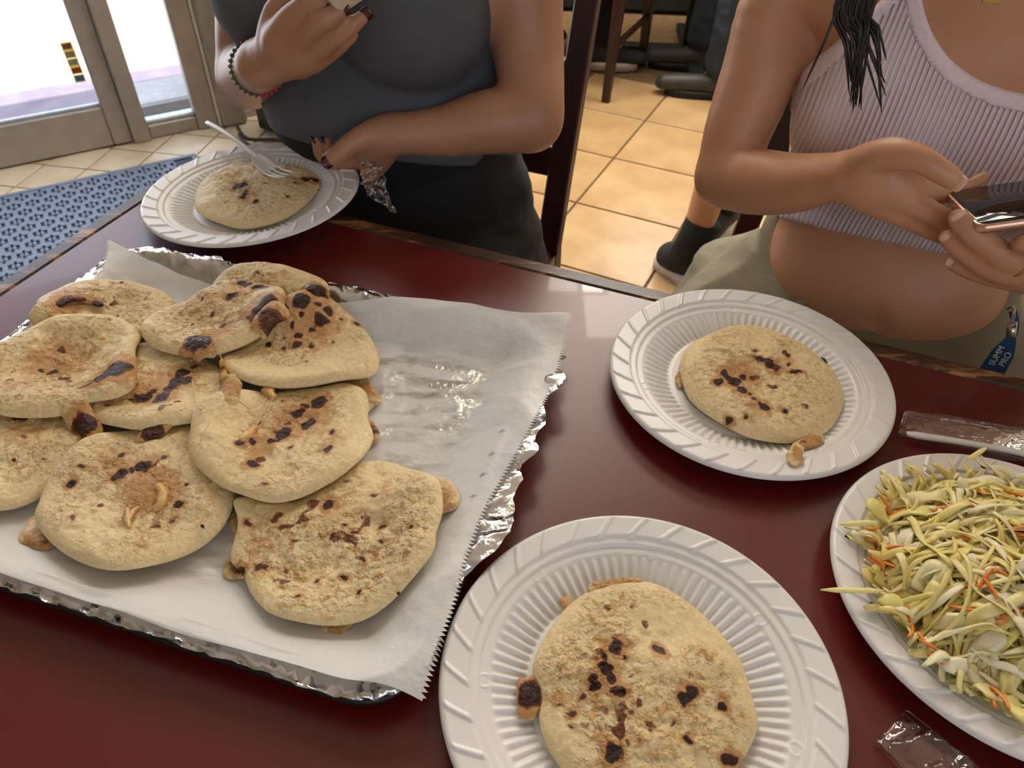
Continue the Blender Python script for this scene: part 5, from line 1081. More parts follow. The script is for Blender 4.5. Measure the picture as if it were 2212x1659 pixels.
for a0, a1 in ((-0.088, -0.098), (0.158, 0.118)):
    S_ = spline([F2.P(a0, 0.068, 1.030), F2.P(a0, 0.060, 1.042), F2.P((a0 + a1) / 2, 0.030, 1.062), F2.P(a1, -0.02, 1.070), F2.P(a1, -0.075, 1.045), F2.P(a1, -0.100, 1.00)], 6); V = []
    for q in S_: V += [q - ET * 0.012 + ZU * 0.003, q + ET * 0.012 + ZU * 0.003, q + ET * 0.012 - ZU * 0.012, q - ET * 0.012 - ZU * 0.012]
    obj('shoulder_strap', V, [(i * 4 + j, i * 4 + (j + 1) % 4, (i + 1) * 4 + (j + 1) % 4, (i + 1) * 4 + j) for i in range(len(S_) - 1) for j in range(4)] + [(3, 2, 1, 0)], m_band2, w2)
# trousers
m_kha = M('khaki_cotton', (138, 130, 108), 0.85, col2=(122, 114, 93), nscale=18, bump=0.35, bscale=60)
t = f.fresh(); t.loft(F2.B, ET, FT, [(0.445, 0, -0.03, 0.225, 0.14), (0.50, 0, -0.02, 0.238, 0.150), (0.58, 0, -0.01, 0.226, 0.140), (0.64, 0, 0, 0.190, 0.122), (0.69, 0, 0, 0.155, 0.106), (0.74, 0, 0, 0.150, 0.102), (0.80, 0, 0, 0.150, 0.10)])
for sg in (-1, 1):
    t.chain([F2.P(sg * 0.135, 0.0, 0.562), F2.P(sg * 0.165, 0.18, 0.562), F2.P(sg * 0.145, 0.40, 0.53)], [0.114, 0.106, 0.078], 0.05); t.chain([F2.P(sg * 0.145, 0.40, 0.52), F2.P(sg * 0.145, 0.38, 0.12)], [0.074, 0.060], 0.04)
S, Wd, Z = F2.swz(t); wb = (Z - (0.716 - 0.50 * np.clip(Wd, -0.06, 0.14))).astype(np.float32) + 0 * t.F
X, Y, Zz = t.grids(); gsub = np.stack(np.broadcast_arrays(X * 14, Y * 14, Zz * 22), -1)
t0_ = t.clone(); near = np.abs(t.F) < 0.03; wrk = np.zeros(t.F.shape, np.float32); wrk[near] = fbm(gsub[near], 3); del gsub
t.F = smin(t.F + 0.012 * wrk * np.clip(-wb / 0.05, 0, 1), torso2.F - 0.005, 0.01); t0_.F = np.minimum(t0_.F, torso2.F - 0.005); t.F = smax(t.F, wb, 0.004); t.F = np.maximum(t.F, 0.10 - Zz); V, Fc = t.mesh(1); trs = obj('trousers', V, Fc, m_kha, w2)
t.F = np.maximum(t0_.F - 0.0035, np.maximum(wb - 0.001, -(wb + 0.032))); V, Fc = t.mesh(1); obj('waistband', V, Fc, m_kha, w2)
for (x, y) in ((1730, 650), (2015, 765), (2140, 720)):
    p = F2.px(x, y, 0.106 if x < 2100 else 0.05); q = F2.px(x - 12, y + 48, 0.128 if x < 2100 else 0.07); MB().bar(p, q, 0.006, 0.0025, up=-FT).build('belt_loop', m_kha, w2)
del t0_, torso2, legs, arm, near, wrk, wb, clip
# hair strands hanging over the top
for k in range(40):
    rgk = np.random.default_rng(100 + k); xt = 1815 + 85 * rgk.random(); yb = [245, 230, 200, 180, 150][k % 5] - 25 * rgk.random(); xb = (1842 + 30 * (rgk.random() - 0.3)) if k % 4 else 1900 + 15 * rgk.random()
    if k == 39: xt, xb, yb = 1832, 1735, 190
    a0 = F2.P(-0.075, 0.03, 1.30); p1 = F2.px(xt, -20, 0.125); p2 = F2.px((xt * 0.45 + xb * 0.55), yb * 0.5, 0.142); p3 = F2.px(xb, yb, 0.140)
    V, Fc = tube_geo(spline([a0, F2.P(-0.095, 0.06, 1.16), p1, p2, p3], 6), np.interp(np.linspace(0, 1, 25), [0, 0.5, 0.9, 1], [0.003, 0.0018, 0.0010, 0.0003]), 6); obj('hair_strand', V, Fc, m_hair, w2)
# necklace: thin chain and a small gold pendant
m_gold = M('gold', (222, 184, 120), 0.25, 1.0, col2=(206, 166, 98), nscale=80)
pn = F2.px(2145, -4, 0.108); V, Fc = tube_geo(spline([F2.P(-0.06, -0.02, 1.12), F2.P(-0.05, 0.05, 1.075), pn + ZU * 0.004, F2.P(0.055, 0.05, 1.075), F2.P(0.06, -0.02, 1.12)], 8), 0.0007, 6); obj('necklace_chain', V, Fc, m_gold, w2)
MB().box(pn, (0.008, 0.0012, 0.0045), np.stack([ET, FT, ZU]), 0.0008).build('pendant', m_gold, w2)
c = lf[0][0][0] * 0.45 + lf[0][0][1] * 0.55; d = lf[0][0][1] - lf[0][0][0]; d /= np.linalg.norm(d); x = np.cross(d, ZU); x /= np.linalg.norm(x); y = np.cross(x, d); rr = lf[0][1][0] * 1.02
V, Fc = tube_geo([c + rr * (math.cos(a) * x + math.sin(a) * y) for a in np.linspace(0, 2 * math.pi, 25)], 0.0011, 8); obj('ring', V, Fc, m_gold, w2)

# phone held by both hands
def phone(e, O, X, Y, Z, L, Wd_, T, mrim, mscr, mback):
    def rr(l, w, r, n=6):
        o = []
        for k, (sx, sy) in enumerate(((1, 1), (-1, 1), (-1, -1), (1, -1))):
            for j in range(n + 1): t = math.pi / 2 * (k + j / n); o.append((sx * (l / 2 - r) + r * math.cos(t), sy * (w / 2 - r) + r * math.sin(t)))
        return o
    def slabz(name, l, w, r, z0, z1, mat, ch):
        A = rr(l, w, r); B_ = rr(l - 2 * ch, w - 2 * ch, max(r - ch, 0.001)); n = len(A); P = lambda a, z: O + X * a[0] + Y * a[1] + Z * z
        V = [P(a, z0) for a in B_] + [P(a, z0 + ch) for a in A] + [P(a, z1 - ch) for a in A] + [P(a, z1) for a in B_]
        Fc = [tuple(range(n - 1, -1, -1)), tuple(range(3 * n, 4 * n))] + [(k * n + j, k * n + (j + 1) % n, (k + 1) * n + (j + 1) % n, (k + 1) * n + j) for k in range(3) for j in range(n)]; obj(name, V, Fc, mat, e)
    slabz('frame', L, Wd_, 0.009, -T / 2, T / 2, mrim, 0.0012); slabz('screen', L - 0.005, Wd_ - 0.005, 0.007, T / 2, T / 2 + 0.0007, mscr, 0.0003); slabz('back_cover', L - 0.004, Wd_ - 0.004, 0.008, -T / 2 - 0.0006, -T / 2, mback, 0.0003)
    V, Fc = tube_geo([O + X * (-L / 2 + 0.0) - Y * 0.01, O + X * (-L / 2 - 0.0004) - Y * 0.01 + Z * 0.0, O + X * (-L / 2 - 0.0006) - Y * 0.01], [0.0022, 0.0022, 0.0018], 8); obj('button', V, Fc, mrim, e)
m_rose = M('rose_gold_metal', (212, 172, 146), 0.28, 0.9, col2=(204, 162, 136)); m_scr = M('dark_screen_glass', (16, 14, 18), 0.06, col2=(13, 12, 15), spec=0.6)
A_ = F2.px(2040, 416, 0.205); Bc = F2.px(2112, 492, 0.278); Cc = F2.px(2330, 408, 0.205); Y = A_ - Bc; Wph = np.linalg.norm(Y); Y /= Wph; X = Cc - A_; X -= Y * (X @ Y); X /= np.linalg.norm(X); Z = np.cross(X, Y)
if Z[2] < 0: Z = -Z
ph = empty('smartphone', tuple((A_ + Bc) / 2 + X * 0.073), 'rose gold rimmed smartphone with dark screen held in two hands', 'phone'); phone(ph, (A_ + Bc) / 2 + X * 0.073 - Z * 0.003, X, Y, Z, 0.146, max(Wph, 0.066), 0.0082, m_rose, m_scr, m_rose)

# blue lanyard clipped to the trousers
lan = empty('lanyard', tuple(F2.px(2180, 740, 0.145)), 'blue lanyard with white lettering and silver clasp on a trouser hip', 'lanyard')
m_blue = M('blue_ribbon', (22, 74, 116), 0.6, col2=(18, 64, 104), nscale=200); p = [F2.px(2188, 672, 0.125), F2.px(2192, 705, 0.135), F2.px(2180, 740, 0.145), F2.px(2150, 790, 0.155), F2.px(2125, 830, 0.16)]
Pl = spline(p, 6); V = []
for i, q in enumerate(Pl):
    d = np.gradient(Pl, axis=0)[i]; n_ = CAM - q; s_ = np.cross(d, n_); s_ /= np.linalg.norm(s_); n_ = np.cross(s_, d); n_ /= np.linalg.norm(n_); w = np.interp(i, [0, 10, 15, 24], [0.004, 0.004, 0.011, 0.013])
    V += [q + s_ * w + n_ * 0.0007, q - s_ * w + n_ * 0.0007, q - s_ * w - n_ * 0.0007, q + s_ * w - n_ * 0.0007]
obj('strap', V, [(i * 4 + j, i * 4 + (j + 1) % 4, (i + 1) * 4 + (j + 1) % 4, (i + 1) * 4 + j) for i in range(len(Pl) - 1) for j in range(4)], m_blue, lan, smooth=False)
m_silver = M('silver_metal', (206, 202, 194), 0.22, 1.0); V, Fc = tube_geo([F2.px(2187, 695, 0.138), F2.px(2183, 728, 0.148)], 0.0048, 12); obj('crimp', V, Fc, m_silver, lan)
V, Fc = tube_geo(spline([F2.px(2176, 668, 0.12), F2.px(2186, 662, 0.122), F2.px(2190, 676, 0.13), F2.px(2186, 695, 0.138)], 6), 0.0018, 8); obj('clasp', V, Fc, m_silver, lan)
q = F2.px(2163, 772, 0.1525); d = F2.px(2125, 830, 0.16) - F2.px(2180, 740, 0.145); d /= np.linalg.norm(d); n_ = CAM - q; n_ -= d * (n_ @ d); n_ /= np.linalg.norm(n_); yv = np.cross(n_, -d); m_wht = M('white_print', (228, 232, 236), 0.5)
M4 = lambda o: Matrix([[-d[0], yv[0], n_[0], o[0]], [-d[1], yv[1], n_[1], o[1]], [-d[2], yv[2], n_[2], o[2]], [0, 0, 0, 1]])
text_mesh('lettering', 'SUMM', 0.0088, M4(q + yv * 0.0045 + n_ * 0.0010), m_wht, lan); text_mesh('lettering', 'PRO', 0.0088, M4(q - yv * 0.0045 + n_ * 0.0010), m_wht, lan)

# ---- woman in a grey top, one hand raised with a phone, the other at the plate
F1 = Frame((-0.17, 1.03), ET, FT)
w1 = empty('person', F1.P(0, 0, 0.0), 'person in a slate grey tank top and black trousers steadying a plate', 'person')
f = Field((-0.62, 0.52, -0.01), (0.20, 1.36, 1.40), 0.0036)
sec1 = [(0.455, 0.0, -0.03, 0.185, 0.13), (0.55, 0.0, -0.02, 0.188, 0.140), (0.64, 0.005, -0.01, 0.182, 0.135), (0.72, 0.0, 0, 0.176, 0.128), (0.79, -0.005, 0, 0.170, 0.122), (0.86, -0.01, 0, 0.168, 0.115), (0.93, -0.01, 0, 0.172, 0.115), (1.0, -0.01, -0.01, 0.176, 0.105), (1.05, -0.01, -0.025, 0.165, 0.080), (1.09, -0.01, -0.03, 0.10, 0.062), (1.12, -0.01, -0.03, 0.06, 0.055)]
f.loft(F1.B, ET, FT, sec1)
for s0 in (-0.088, 0.078): f.ellipsoid(F1.P(s0, 0.082, 0.955), (ET, FT, ZU), (0.088, 0.075, 0.078), 0.022)
f.ellipsoid(F1.P(0.0, 0.068, 0.815), (ET, FT, ZU), (0.140, 0.078, 0.075), 0.03)
torso1 = f.clone(); legs = f.fresh()
for sg in (-1, 1):
    legs.chain([F1.P(sg * 0.095, 0.0, 0.556), F1.P(0.01 + sg * 0.12, 0.24, 0.555), F1.P(0.02 + sg * 0.13, 0.42, 0.53)], [0.098, 0.090, 0.066], 0.03).chain([F1.P(0.02 + sg * 0.13, 0.42, 0.52), F1.P(0.02 + sg * 0.13, 0.40, 0.28), F1.P(0.02 + sg * 0.13, 0.40, 0.08)], [0.062, 0.058, 0.038], 0.03); legs.chain([F1.P(0.02 + sg * 0.13, 0.39, 0.045), F1.P(0.02 + sg * 0.13, 0.48, 0.034)], [0.042, 0.032], 0.02)
f.merge(legs, F1.P(0.02, 0.06, 0.52), 0.2, 0.3, 0.04); add_head(f, F1, 1.18, 0.0, -0.01)
arm = f.fresh(); sh = F1.P(0.168, -0.02, 1.025)
P, r = F1.chain([(1128, 0, 0.0, 88), (1142, 120, 0.02, 76), (1150, 215, 0.05, 68), (1146, 256, 0.06, 66)]); arm.chain([sh] + P, [0.054] + r, 0.014)
P, r = F1.chain([(1146, 258, 0.06, 66), (1060, 263, 0.085, 67), (955, 284, 0.115, 53), (875, 288, 0.138, 43), (848, 290, 0.145, 40)]); arm.chain(P, r, 0.012)
P, r = F1.chain([(848, 290, 0.145, 40), (815, 300, 0.150, 42), (790, 318, 0.152, 34)]); arm.chain(P, r, 0.010)
P, r = F1.chain([(830, 320, 0.142, 34), (815, 350, 0.142, 27), (800, 372, 0.150, 20)]); arm.chain(P, r, 0.008)
P, r = F1.chain([(812, 330, 0.132, 26), (775, 352, 0.125, 19), (745, 360, 0.135, 16)]); arm.chain(P, r, 0.006)
thm = F1.chain([(812, 288, 0.158, 30), (775, 300, 0.174, 25), (740, 326, 0.190, 22), (710, 348, 0.200, 18)]); arm.chain(*thm, 0.007)
bt = []
for L in ([(800, 335, 0.140, 20), (745, 352, 0.146, 15), (714, 335, 0.150, 14), (707, 306, 0.152, 11)], [(802, 338, 0.136, 20), (735, 356, 0.143, 15), (695, 337, 0.147, 14), (685, 305, 0.149, 11)]):
    P, r = F1.chain(L); arm.chain(P, r, 0.004); bt.append((P, r))
f.merge(arm, sh, 0.08, 0.14, 0.04)
arm = f.fresh(); sh = F1.P(-0.185, -0.02, 1.025); P, r = F1.chain([(545, 0, -0.03, 76), (540, 90, 0.0, 70), (536, 165, 0.02, 64)]); arm.chain([sh] + P, [0.05] + r, 0.012)
P, r = F1.chain([(536, 165, 0.02, 64), (545, 160, 0.08, 62), (556, 148, 0.16, 52), (566, 140, 0.19, 48)]); arm.chain(P, r, 0.010); wrist1 = P[2]; wr1r = r[2]; wdir = P[3] - P[2]
P, r = F1.chain([(566, 138, 0.19, 48), (620, 112, 0.205, 56), (660, 108, 0.21, 50)]); arm.chain(P, r, 0.012)
uf = []
for L in ([(600, 85, 0.215, 34), (628, 40, 0.225, 27), (668, 8, 0.225, 23), (712, -18, 0.215, 18)], [(640, 95, 0.220, 28), (688, 52, 0.234, 23), (716, 36, 0.228, 20), (740, 22, 0.222, 16)], [(665, 122, 0.212, 26), (722, 86, 0.222, 20), (762, 56, 0.216, 17), (788, 32, 0.208, 14)], [(650, 146, 0.204, 24), (702, 124, 0.208, 18), (738, 98, 0.202, 15), (764, 76, 0.196, 12)]):
    P, r = F1.chain(L); arm.chain(P, r, 0.0025); uf.append((P, r))
P, r = F1.chain([(590, 70, 0.20, 34), (600, 20, 0.20, 26), (640, -20, 0.195, 20)]); arm.chain(P, r, 0.008)
f.merge(arm, sh, 0.07, 0.13, 0.04)
V, Fc = f.mesh(2); body1 = obj('body', V, Fc, m_sk1, w1); hair_cap(F1, 1.18, 0.0, -0.01, w1, 0.06); eyes(F1, 1.18, 0.0, -0.01, w1)
c = CAM - thm[0][-1]; c /= np.linalg.norm(c); dt_ = thm[0][-1] - thm[0][-2]; dt_ /= np.linalg.norm(dt_); nail(w1, thm[0][-1] + c * thm[1][-1] * 1.08 + dt_ * 0.001, thm[0][-2], c, 0.0080, 0.015, m_nail1)
for (P, r), up in ((bt[0], -ET * 0.6 + ZU * 0.2 + FT * 0.5), (bt[1], -ET * 0.6 + ZU * 0.2 + FT * 0.5)): up = up / np.linalg.norm(up); nail(w1, P[-1] + up * r[-1] * 0.95, P[-2], up, 0.0052, 0.010, m_nail1)
for P, r in uf[:3]:
    up = (CAM - P[-1]); up /= np.linalg.norm(up); up = up * 0.8 + ET * 0.3 + ZU * 0.1; up /= np.linalg.norm(up); nail(w1, P[-1] + up * r[-1] * 0.93, P[-2], up, 0.0066, 0.013, m_nail1)
m_gry = M('slate_jersey', (80, 83, 90), 0.75, col2=(72, 75, 82), nscale=14, bump=0.2, bscale=500); m_blkc = M('black_cotton', (17, 16, 17), 0.85, col2=(12, 12, 13), nscale=16, bump=0.4, bscale=50)
S, Wd, Z = F1.swz(torso1); hem = (0.750 + 0.34 * np.clip(Wd, -0.05, 0.2)) - Z; nk = np.where(Wd > -0.02, (1 - np.sqrt(((S + 0.01) / 0.10) ** 2 + ((Z - 1.12) / 0.09) ** 2)) * 0.09, Z - 1.06); ar = np.abs(S + 0.01) - (0.20 - np.maximum(Z - 1.0, 0) * 0.8)
clip = np.maximum(np.maximum(hem, nk), np.where(Z > 0.91, ar, -0.05)) + 0 * torso1.F; t = torso1.clone(); t.F = smax(torso1.F - 0.005, clip.astype(np.float32), 0.005); V, Fc = t.mesh(1); obj('tank_top', V, Fc, m_gry, w1)
t = f.fresh(); t.loft(F1.B, ET, FT, [(0.445, 0.0, -0.03, 0.195, 0.14), (0.55, 0.002, -0.02, 0.202, 0.152), (0.64, 0.005, -0.01, 0.198, 0.146), (0.72, 0.005, 0, 0.186, 0.136), (0.80, 0, 0, 0.178, 0.126)])
for sg in (-1, 1): t.chain([F1.P(sg * 0.102, 0.0, 0.560), F1.P(0.01 + sg * 0.125, 0.24, 0.560), F1.P(0.02 + sg * 0.135, 0.42, 0.535)], [0.110, 0.102, 0.078], 0.05).chain([F1.P(0.02 + sg * 0.135, 0.42, 0.53), F1.P(0.02 + sg * 0.135, 0.40, 0.12)], [0.076, 0.062], 0.04)
S, Wd, Z = F1.swz(t); X, Y, Zz = t.grids(); near = np.abs(t.F) < 0.03; g = np.stack(np.broadcast_arrays(X * 12, Y * 12, Zz * 20), -1); wrk = np.zeros(t.F.shape, np.float32); wrk[near] = fbm(g[near], 3); del g
t.F = np.minimum(t.F + 0.010 * wrk, torso1.F - 0.0035); t.F = smax(t.F, (Z - (0.772 + 0.34 * np.clip(Wd, -0.05, 0.2))).astype(np.float32) + 0 * t.F, 0.004); t.F = np.maximum(t.F, 0.09 - Zz); V, Fc = t.mesh(1); obj('trousers', V, Fc, m_blkc, w1)
del near, wrk, clip, torso1, arm, legs
# beaded bracelet
wdir = wdir / np.linalg.norm(wdir); x = np.cross(wdir, ZU); x /= np.linalg.norm(x); y = np.cross(x, wdir); cols = [(52, 96, 70), (168, 52, 48), (90, 120, 120), (176, 60, 60), (60, 90, 64)]
brc = MB(); V, Fc = tube_geo([wrist1 + (wr1r + 0.0012) * (math.cos(a) * x + math.sin(a) * y) for a in np.linspace(0, 2 * math.pi, 40)], 0.0008, 6); br = obj('bracelet', V, Fc, M('bracelet_cord', (120, 50, 46), 0.7), w1)
for k in range(30):
    a = 2 * math.pi * k / 30; p = wrist1 + (wr1r + 0.0016) * (math.cos(a) * x + math.sin(a) * y); d = -math.sin(a) * x + math.cos(a) * y; V, Fc = tube_geo([p - d * 0.0022, p - d * 0.0012, p + d * 0.0012, p + d * 0.0022], [0.0012, 0.0028, 0.0028, 0.0012], 8); obj('bead', V, Fc, M('bead_%d' % (k // 6), cols[k // 6], 0.3), br)
# her phone, only its lower corner reaches into view
a = F1.px(740, 22, 0.222); b = F1.px(905, -92, 0.19); X = (b - a) / np.linalg.norm(b - a); n_ = CAM - a; n_ -= X * (n_ @ X); n_ /= np.linalg.norm(n_); Y = np.cross(n_, X); Z = np.cross(X, Y); Z = -n_ if True else Z
Z = ZU * 0.55 + n_ * -0.75; Z -= X * (Z @ X); Z /= np.linalg.norm(Z); Y = np.cross(Z, X)
ph1 = empty('smartphone', tuple(a + X * 0.07), 'smartphone with a pale cream case in a raised hand with dark red nails', 'phone'); m_cre = M('cream_case', (222, 208, 184), 0.45)
phone(ph1, a + X * 0.070 + Y * (-0.035 if Y[2] < 0 else 0.035), X, Y, Z, 0.146, 0.072, 0.009, m_cre, m_scr, m_cre)
# crumpled clear wrapper under her fingers
rgw = np.random.default_rng(4); pts = [(790, 345, 0.17, 14), (800, 368, 0.172, 26), (808, 395, 0.172, 27), (822, 420, 0.168, 18), (838, 442, 0.164, 8), (856, 459, 0.16, 4)]
P, r = F1.chain(pts); P = spline(P, 5); r = np.interp(np.linspace(0, 1, len(P)), np.linspace(0, 1, 6), r); V, Fc = tube_geo(P, r, 14, flat=0.55); V = np.array(V); V += (rgw.random(V.shape) - 0.5) * 0.0075 * np.repeat(r / 0.016, 14)[:, None]
Fq = np.array([fc for fc in Fc if len(fc) == 4]); tag(obj('crumpled_wrapper', V, np.concatenate([Fq[:, [0, 1, 2]], Fq[:, [0, 2, 3]]]), m_wrap, smooth=False), 'twisted clear film wrapper hanging from the hand at the plate', 'wrapper')
# ------------------------------------------------------------------ chairs
m_dkw = M('dark_mahogany', (58, 26, 24), 0.35, col2=(40, 17, 17), nscale=20, stretch=(1, 1, 0.15), bump=0.1); m_seat = M('seat_red_wood', (166, 84, 54), 0.3, col2=(92, 38, 26), nscale=14, detail=6); m_chr = M('seat_edge_metal', (150, 148, 150), 0.3, 0.9)
def chair(label, P, u, b, rake, width=0.42, dep=0.42, sz=0.45, wood=None, topz=0.98):
    """P: rear post on the u side at seat height; u: towards that post; b: backwards"""
    wood = wood or m_dkw; u = np.asarray(u, float); b = np.asarray(b, float); P = np.array([P[0], P[1], 0.0]); c = P - u * width / 2 - b * dep / 2
    e = empty('dining_chair', tuple(c), label, 'chair', 'dark wooden dining chairs')
    for s in (0, 1):
        q = P - u * width * s; top = q + rake * (topz - sz) + ZU * topz
        MB().bar(q + ZU * sz, top, 0.021, 0.015, up=b, w2=0.019, d2=0.012).build('back_post', wood, e); MB().bar(q + ZU * (sz - 0.001) , q + b * 0.05 + ZU * 0.0, 0.021, 0.018, up=b, w2=0.015, d2=0.014).build('leg', wood, e)
        MB().bar(q - b * (dep - 0.04) + ZU * (sz - 0.03), q - b * (dep - 0.035) + ZU * 0.0, 0.021, 0.021, up=b, w2=0.014, d2=0.014).build('leg', wood, e)
    for z in (0.60, 0.74, 0.90):
        q = P + rake * (z - sz) + ZU * z; MB().bar(q - u * 0.018, q - u * (width - 0.018), 0.010, 0.028, up=ZU).build('back_rail', wood, e)
    MB().box(c + ZU * (sz - 0.016) , (width / 2 + 0.016, dep / 2 + 0.012, 0.016), np.stack([u, b, ZU]), 0.010).build('seat', m_seat, e)
    for s in (-1, 1): MB().bar(c + u * s * (width / 2 + 0.0175) - b * (dep / 2 - 0.012) + ZU * (sz - 0.016), c + u * s * (width / 2 + 0.0175) + b * (dep / 2 - 0.012) + ZU * (sz - 0.016), 0.0022, 0.012, up=ZU).build('seat_edging', m_chr, e)
    for s in (0, 1): q = P - u * width * s + ZU * (sz - 0.052); MB().bar(q - b * 0.01, q - b * (dep - 0.05), 0.010, 0.020).build('apron', wood, e)
    for s in (0, 1): q = P - u * width * s + ZU * 0.2; MB().bar(q + b * 0.02, q - b * (dep - 0.06), 0.008, 0.011).build('stretcher', wood, e)
    return e
p0 = at(1182, 512, 0.47); p1 = at(1262, 0, 0.86); rk = (p1 - p0) / (p1[2] - p0[2]); rk[2] = 0
chair('dark wooden chair of the person in the grey top', (p0 + TA * 0.01)[:2], ET, -FT, rk, width=0.43, sz=0.44)
q0 = at(1606, 500, 0.47); q1 = at(1708, 232, 0.72); rk2 = (q1 - q0) / (q1[2] - q0[2]); rk2[2] = 0
chair('dark wooden chair of the person in the pink top', (q0)[:2], -ET, -FT, rk2, width=0.46, sz=0.44)
lg = at(1318, 210, 0)
chair('dark wooden chair at the far table, seen by its tapered leg', lg[:2], TB, -TA, TA * -0.12, width=0.42, sz=0.41)

# ------------------------------------------------------------------ far table, dark counter, cabinet by the door
m_drk = M('dark_counter', (30, 38, 36), 0.5, col2=(22, 28, 28), nscale=10)
c1, c2 = at(1330, 34, 0), at(1640, 46, 0); d = (c2 - c1) / np.linalg.norm(c2 - c1); n_ = np.array([-d[1], d[0], 0]); cc = c1 - d * 0.35
e = empty('booth_counter', tuple(cc + d * 1.0 + n_ * 0.2), 'dark green black counter panel behind the far table', 'counter')
ax = np.stack([d, n_, ZU]); MB().box(cc + d * 1.0 + n_ * 0.25 + ZU * 0.47, (1.0, 0.2, 0.46), ax, 0.01).build('body', m_drk, e); MB().box(cc + d * 1.0 + n_ * 0.25 + ZU * 0.955, (1.03, 0.23, 0.02), ax, 0.006).build('worktop', m_blk, e); MB().box(cc + d * 1.0 + n_ * 0.27 + ZU * 0.0055, (0.98, 0.18, 0.005), ax).build('plinth', m_blk, e)
pt = at(1487, 118, 0); ft_ = empty('pedestal_table', tuple(pt), 'dark pedestal table in the background with black cross foot', 'table')
MB().tube([pt + ZU * 0.02, pt + ZU * 0.71], 0.036, 16).build('pedestal', m_drk, ft_, True); lf_ = at(1335, 112, 0); dd_ = (lf_ - pt) / np.linalg.norm(lf_ - pt); ee = np.array([-dd_[1], dd_[0], 0])
for v in (dd_, ee): MB().bar(pt - v * 0.30 + ZU * 0.02, pt + v * 0.30 + ZU * 0.02, 0.030, 0.018).build('foot', m_drk, ft_)
MB().box(pt + ZU * 0.73, (0.30, 0.30, 0.018), np.stack([TB, TA, ZU]), 0.006).build('tabletop', m_drk, ft_)
k0 = at(560, 288, 0); e = empty('floor_cabinet', tuple(k0), 'dark low cabinet standing by the door jamb', 'cabinet'); v = TA; u_ = TB
MB().box(k0 + u_ * 0.16 + v * 0.16 + ZU * 0.33, (0.17, 0.15, 0.32), np.stack([u_, v, ZU]), 0.008).build('body', M('cabinet_dark', (44, 40, 40), 0.6), e)
MB().box(k0 + u_ * 0.16 + v * 0.0015 + ZU * 0.33, (0.15, 0.008, 0.28), np.stack([u_, v, ZU]), 0.004).build('door', M('cabinet_door', (52, 48, 47), 0.55), e)
V, Fc = tube_geo(spline([k0 + u_ * -0.10 + ZU * 0.006, k0 + u_ * 0.0 - v * 0.06 + ZU * 0.006, k0 + u_ * 0.10 - v * 0.02 + ZU * 0.006, k0 + u_ * 0.16 - v * 0.07 + ZU * 0.006, k0 + u_ * 0.05 - v * 0.10 + ZU * 0.006, k0 - u_ * 0.05 - v * 0.05 + ZU * 0.006], 8), 0.005, 8); tag(obj('power_cord', V, Fc, M('cord_dark', (52, 48, 46), 0.6)), 'dark loose cord lying on the floor before the low cabinet', 'cord')

# ------------------------------------------------------------------ people in the background, seen by their legs and shoes
def shoe(parent, ank, toe, L, wd_, mup, msole, sole=0.03, name='shoe', hi=0.075):
    """ankle point on the floor, direction of the toe"""
    d = np.asarray(toe, float); d = d / np.linalg.norm(d); s_ = np.array([d[1], -d[0], 0]); c = np.array([ank[0], ank[1], ank[2]])
    f = Field(c - L - 0.02, c + np.array([L + 0.02, L + 0.02, 0.2]), 0.006)
    f.chain([c - d * 0.055 + ZU * 0.045, c + d * 0.06 + ZU * 0.045, c + d * (L - 0.09) + ZU * 0.040, ], [0.040, 0.041, 0.036], 0.02, flat=None); f.chain([c - d * 0.03 + ZU * 0.05, c - d * 0.012 + ZU * hi], [0.042, 0.040], 0.03)
    X, Y, Z = f.grids(); f.F = np.maximum(f.F, (c[2] + sole * 0.9 - Z).astype(np.float32)); V, Fc = f.mesh(2); o = obj(name, V, Fc, mup, parent)
    T = np.linspace(0, 2 * math.pi, 40, endpoint=False); ring = []
    for t in T:
        x = (L / 2 + 0.004) * np.sign(math.cos(t)) * abs(math.cos(t)) ** 0.7; y = wd_ * np.sign(math.sin(t)) * abs(math.sin(t)) ** 0.8 * (0.86 if math.cos(t) < -0.2 else 1.0); ring.append(c + d * (x + L / 2 - 0.098) + s_ * y)
    V = [p + ZU * 0.001 for p in ring] + [p + ZU * (sole * 0.6) + (c - p) * 0.0 for p in ring] + [p * 0.985 + (c + d * (L / 2 - 0.098)) * 0.015 + ZU * 0.0 for p in ring]
    V = [p + ZU * 0.001 for p in ring] + [p + ZU * sole * 0.7 for p in ring] + [p * 0.96 + (c + d * (L / 2 - 0.098)) * 0.04 + ZU * sole for p in ring]; n = 40
    V = np.array(V); obj('sole', V, [tuple(range(n - 1, -1, -1)), tuple(range(2 * n, 3 * n))] + [(k * n + j, k * n + (j + 1) % n, (k + 1) * n + (j + 1) % n, (k + 1) * n + j) for k in range(2) for j in range(n)], msole, o)
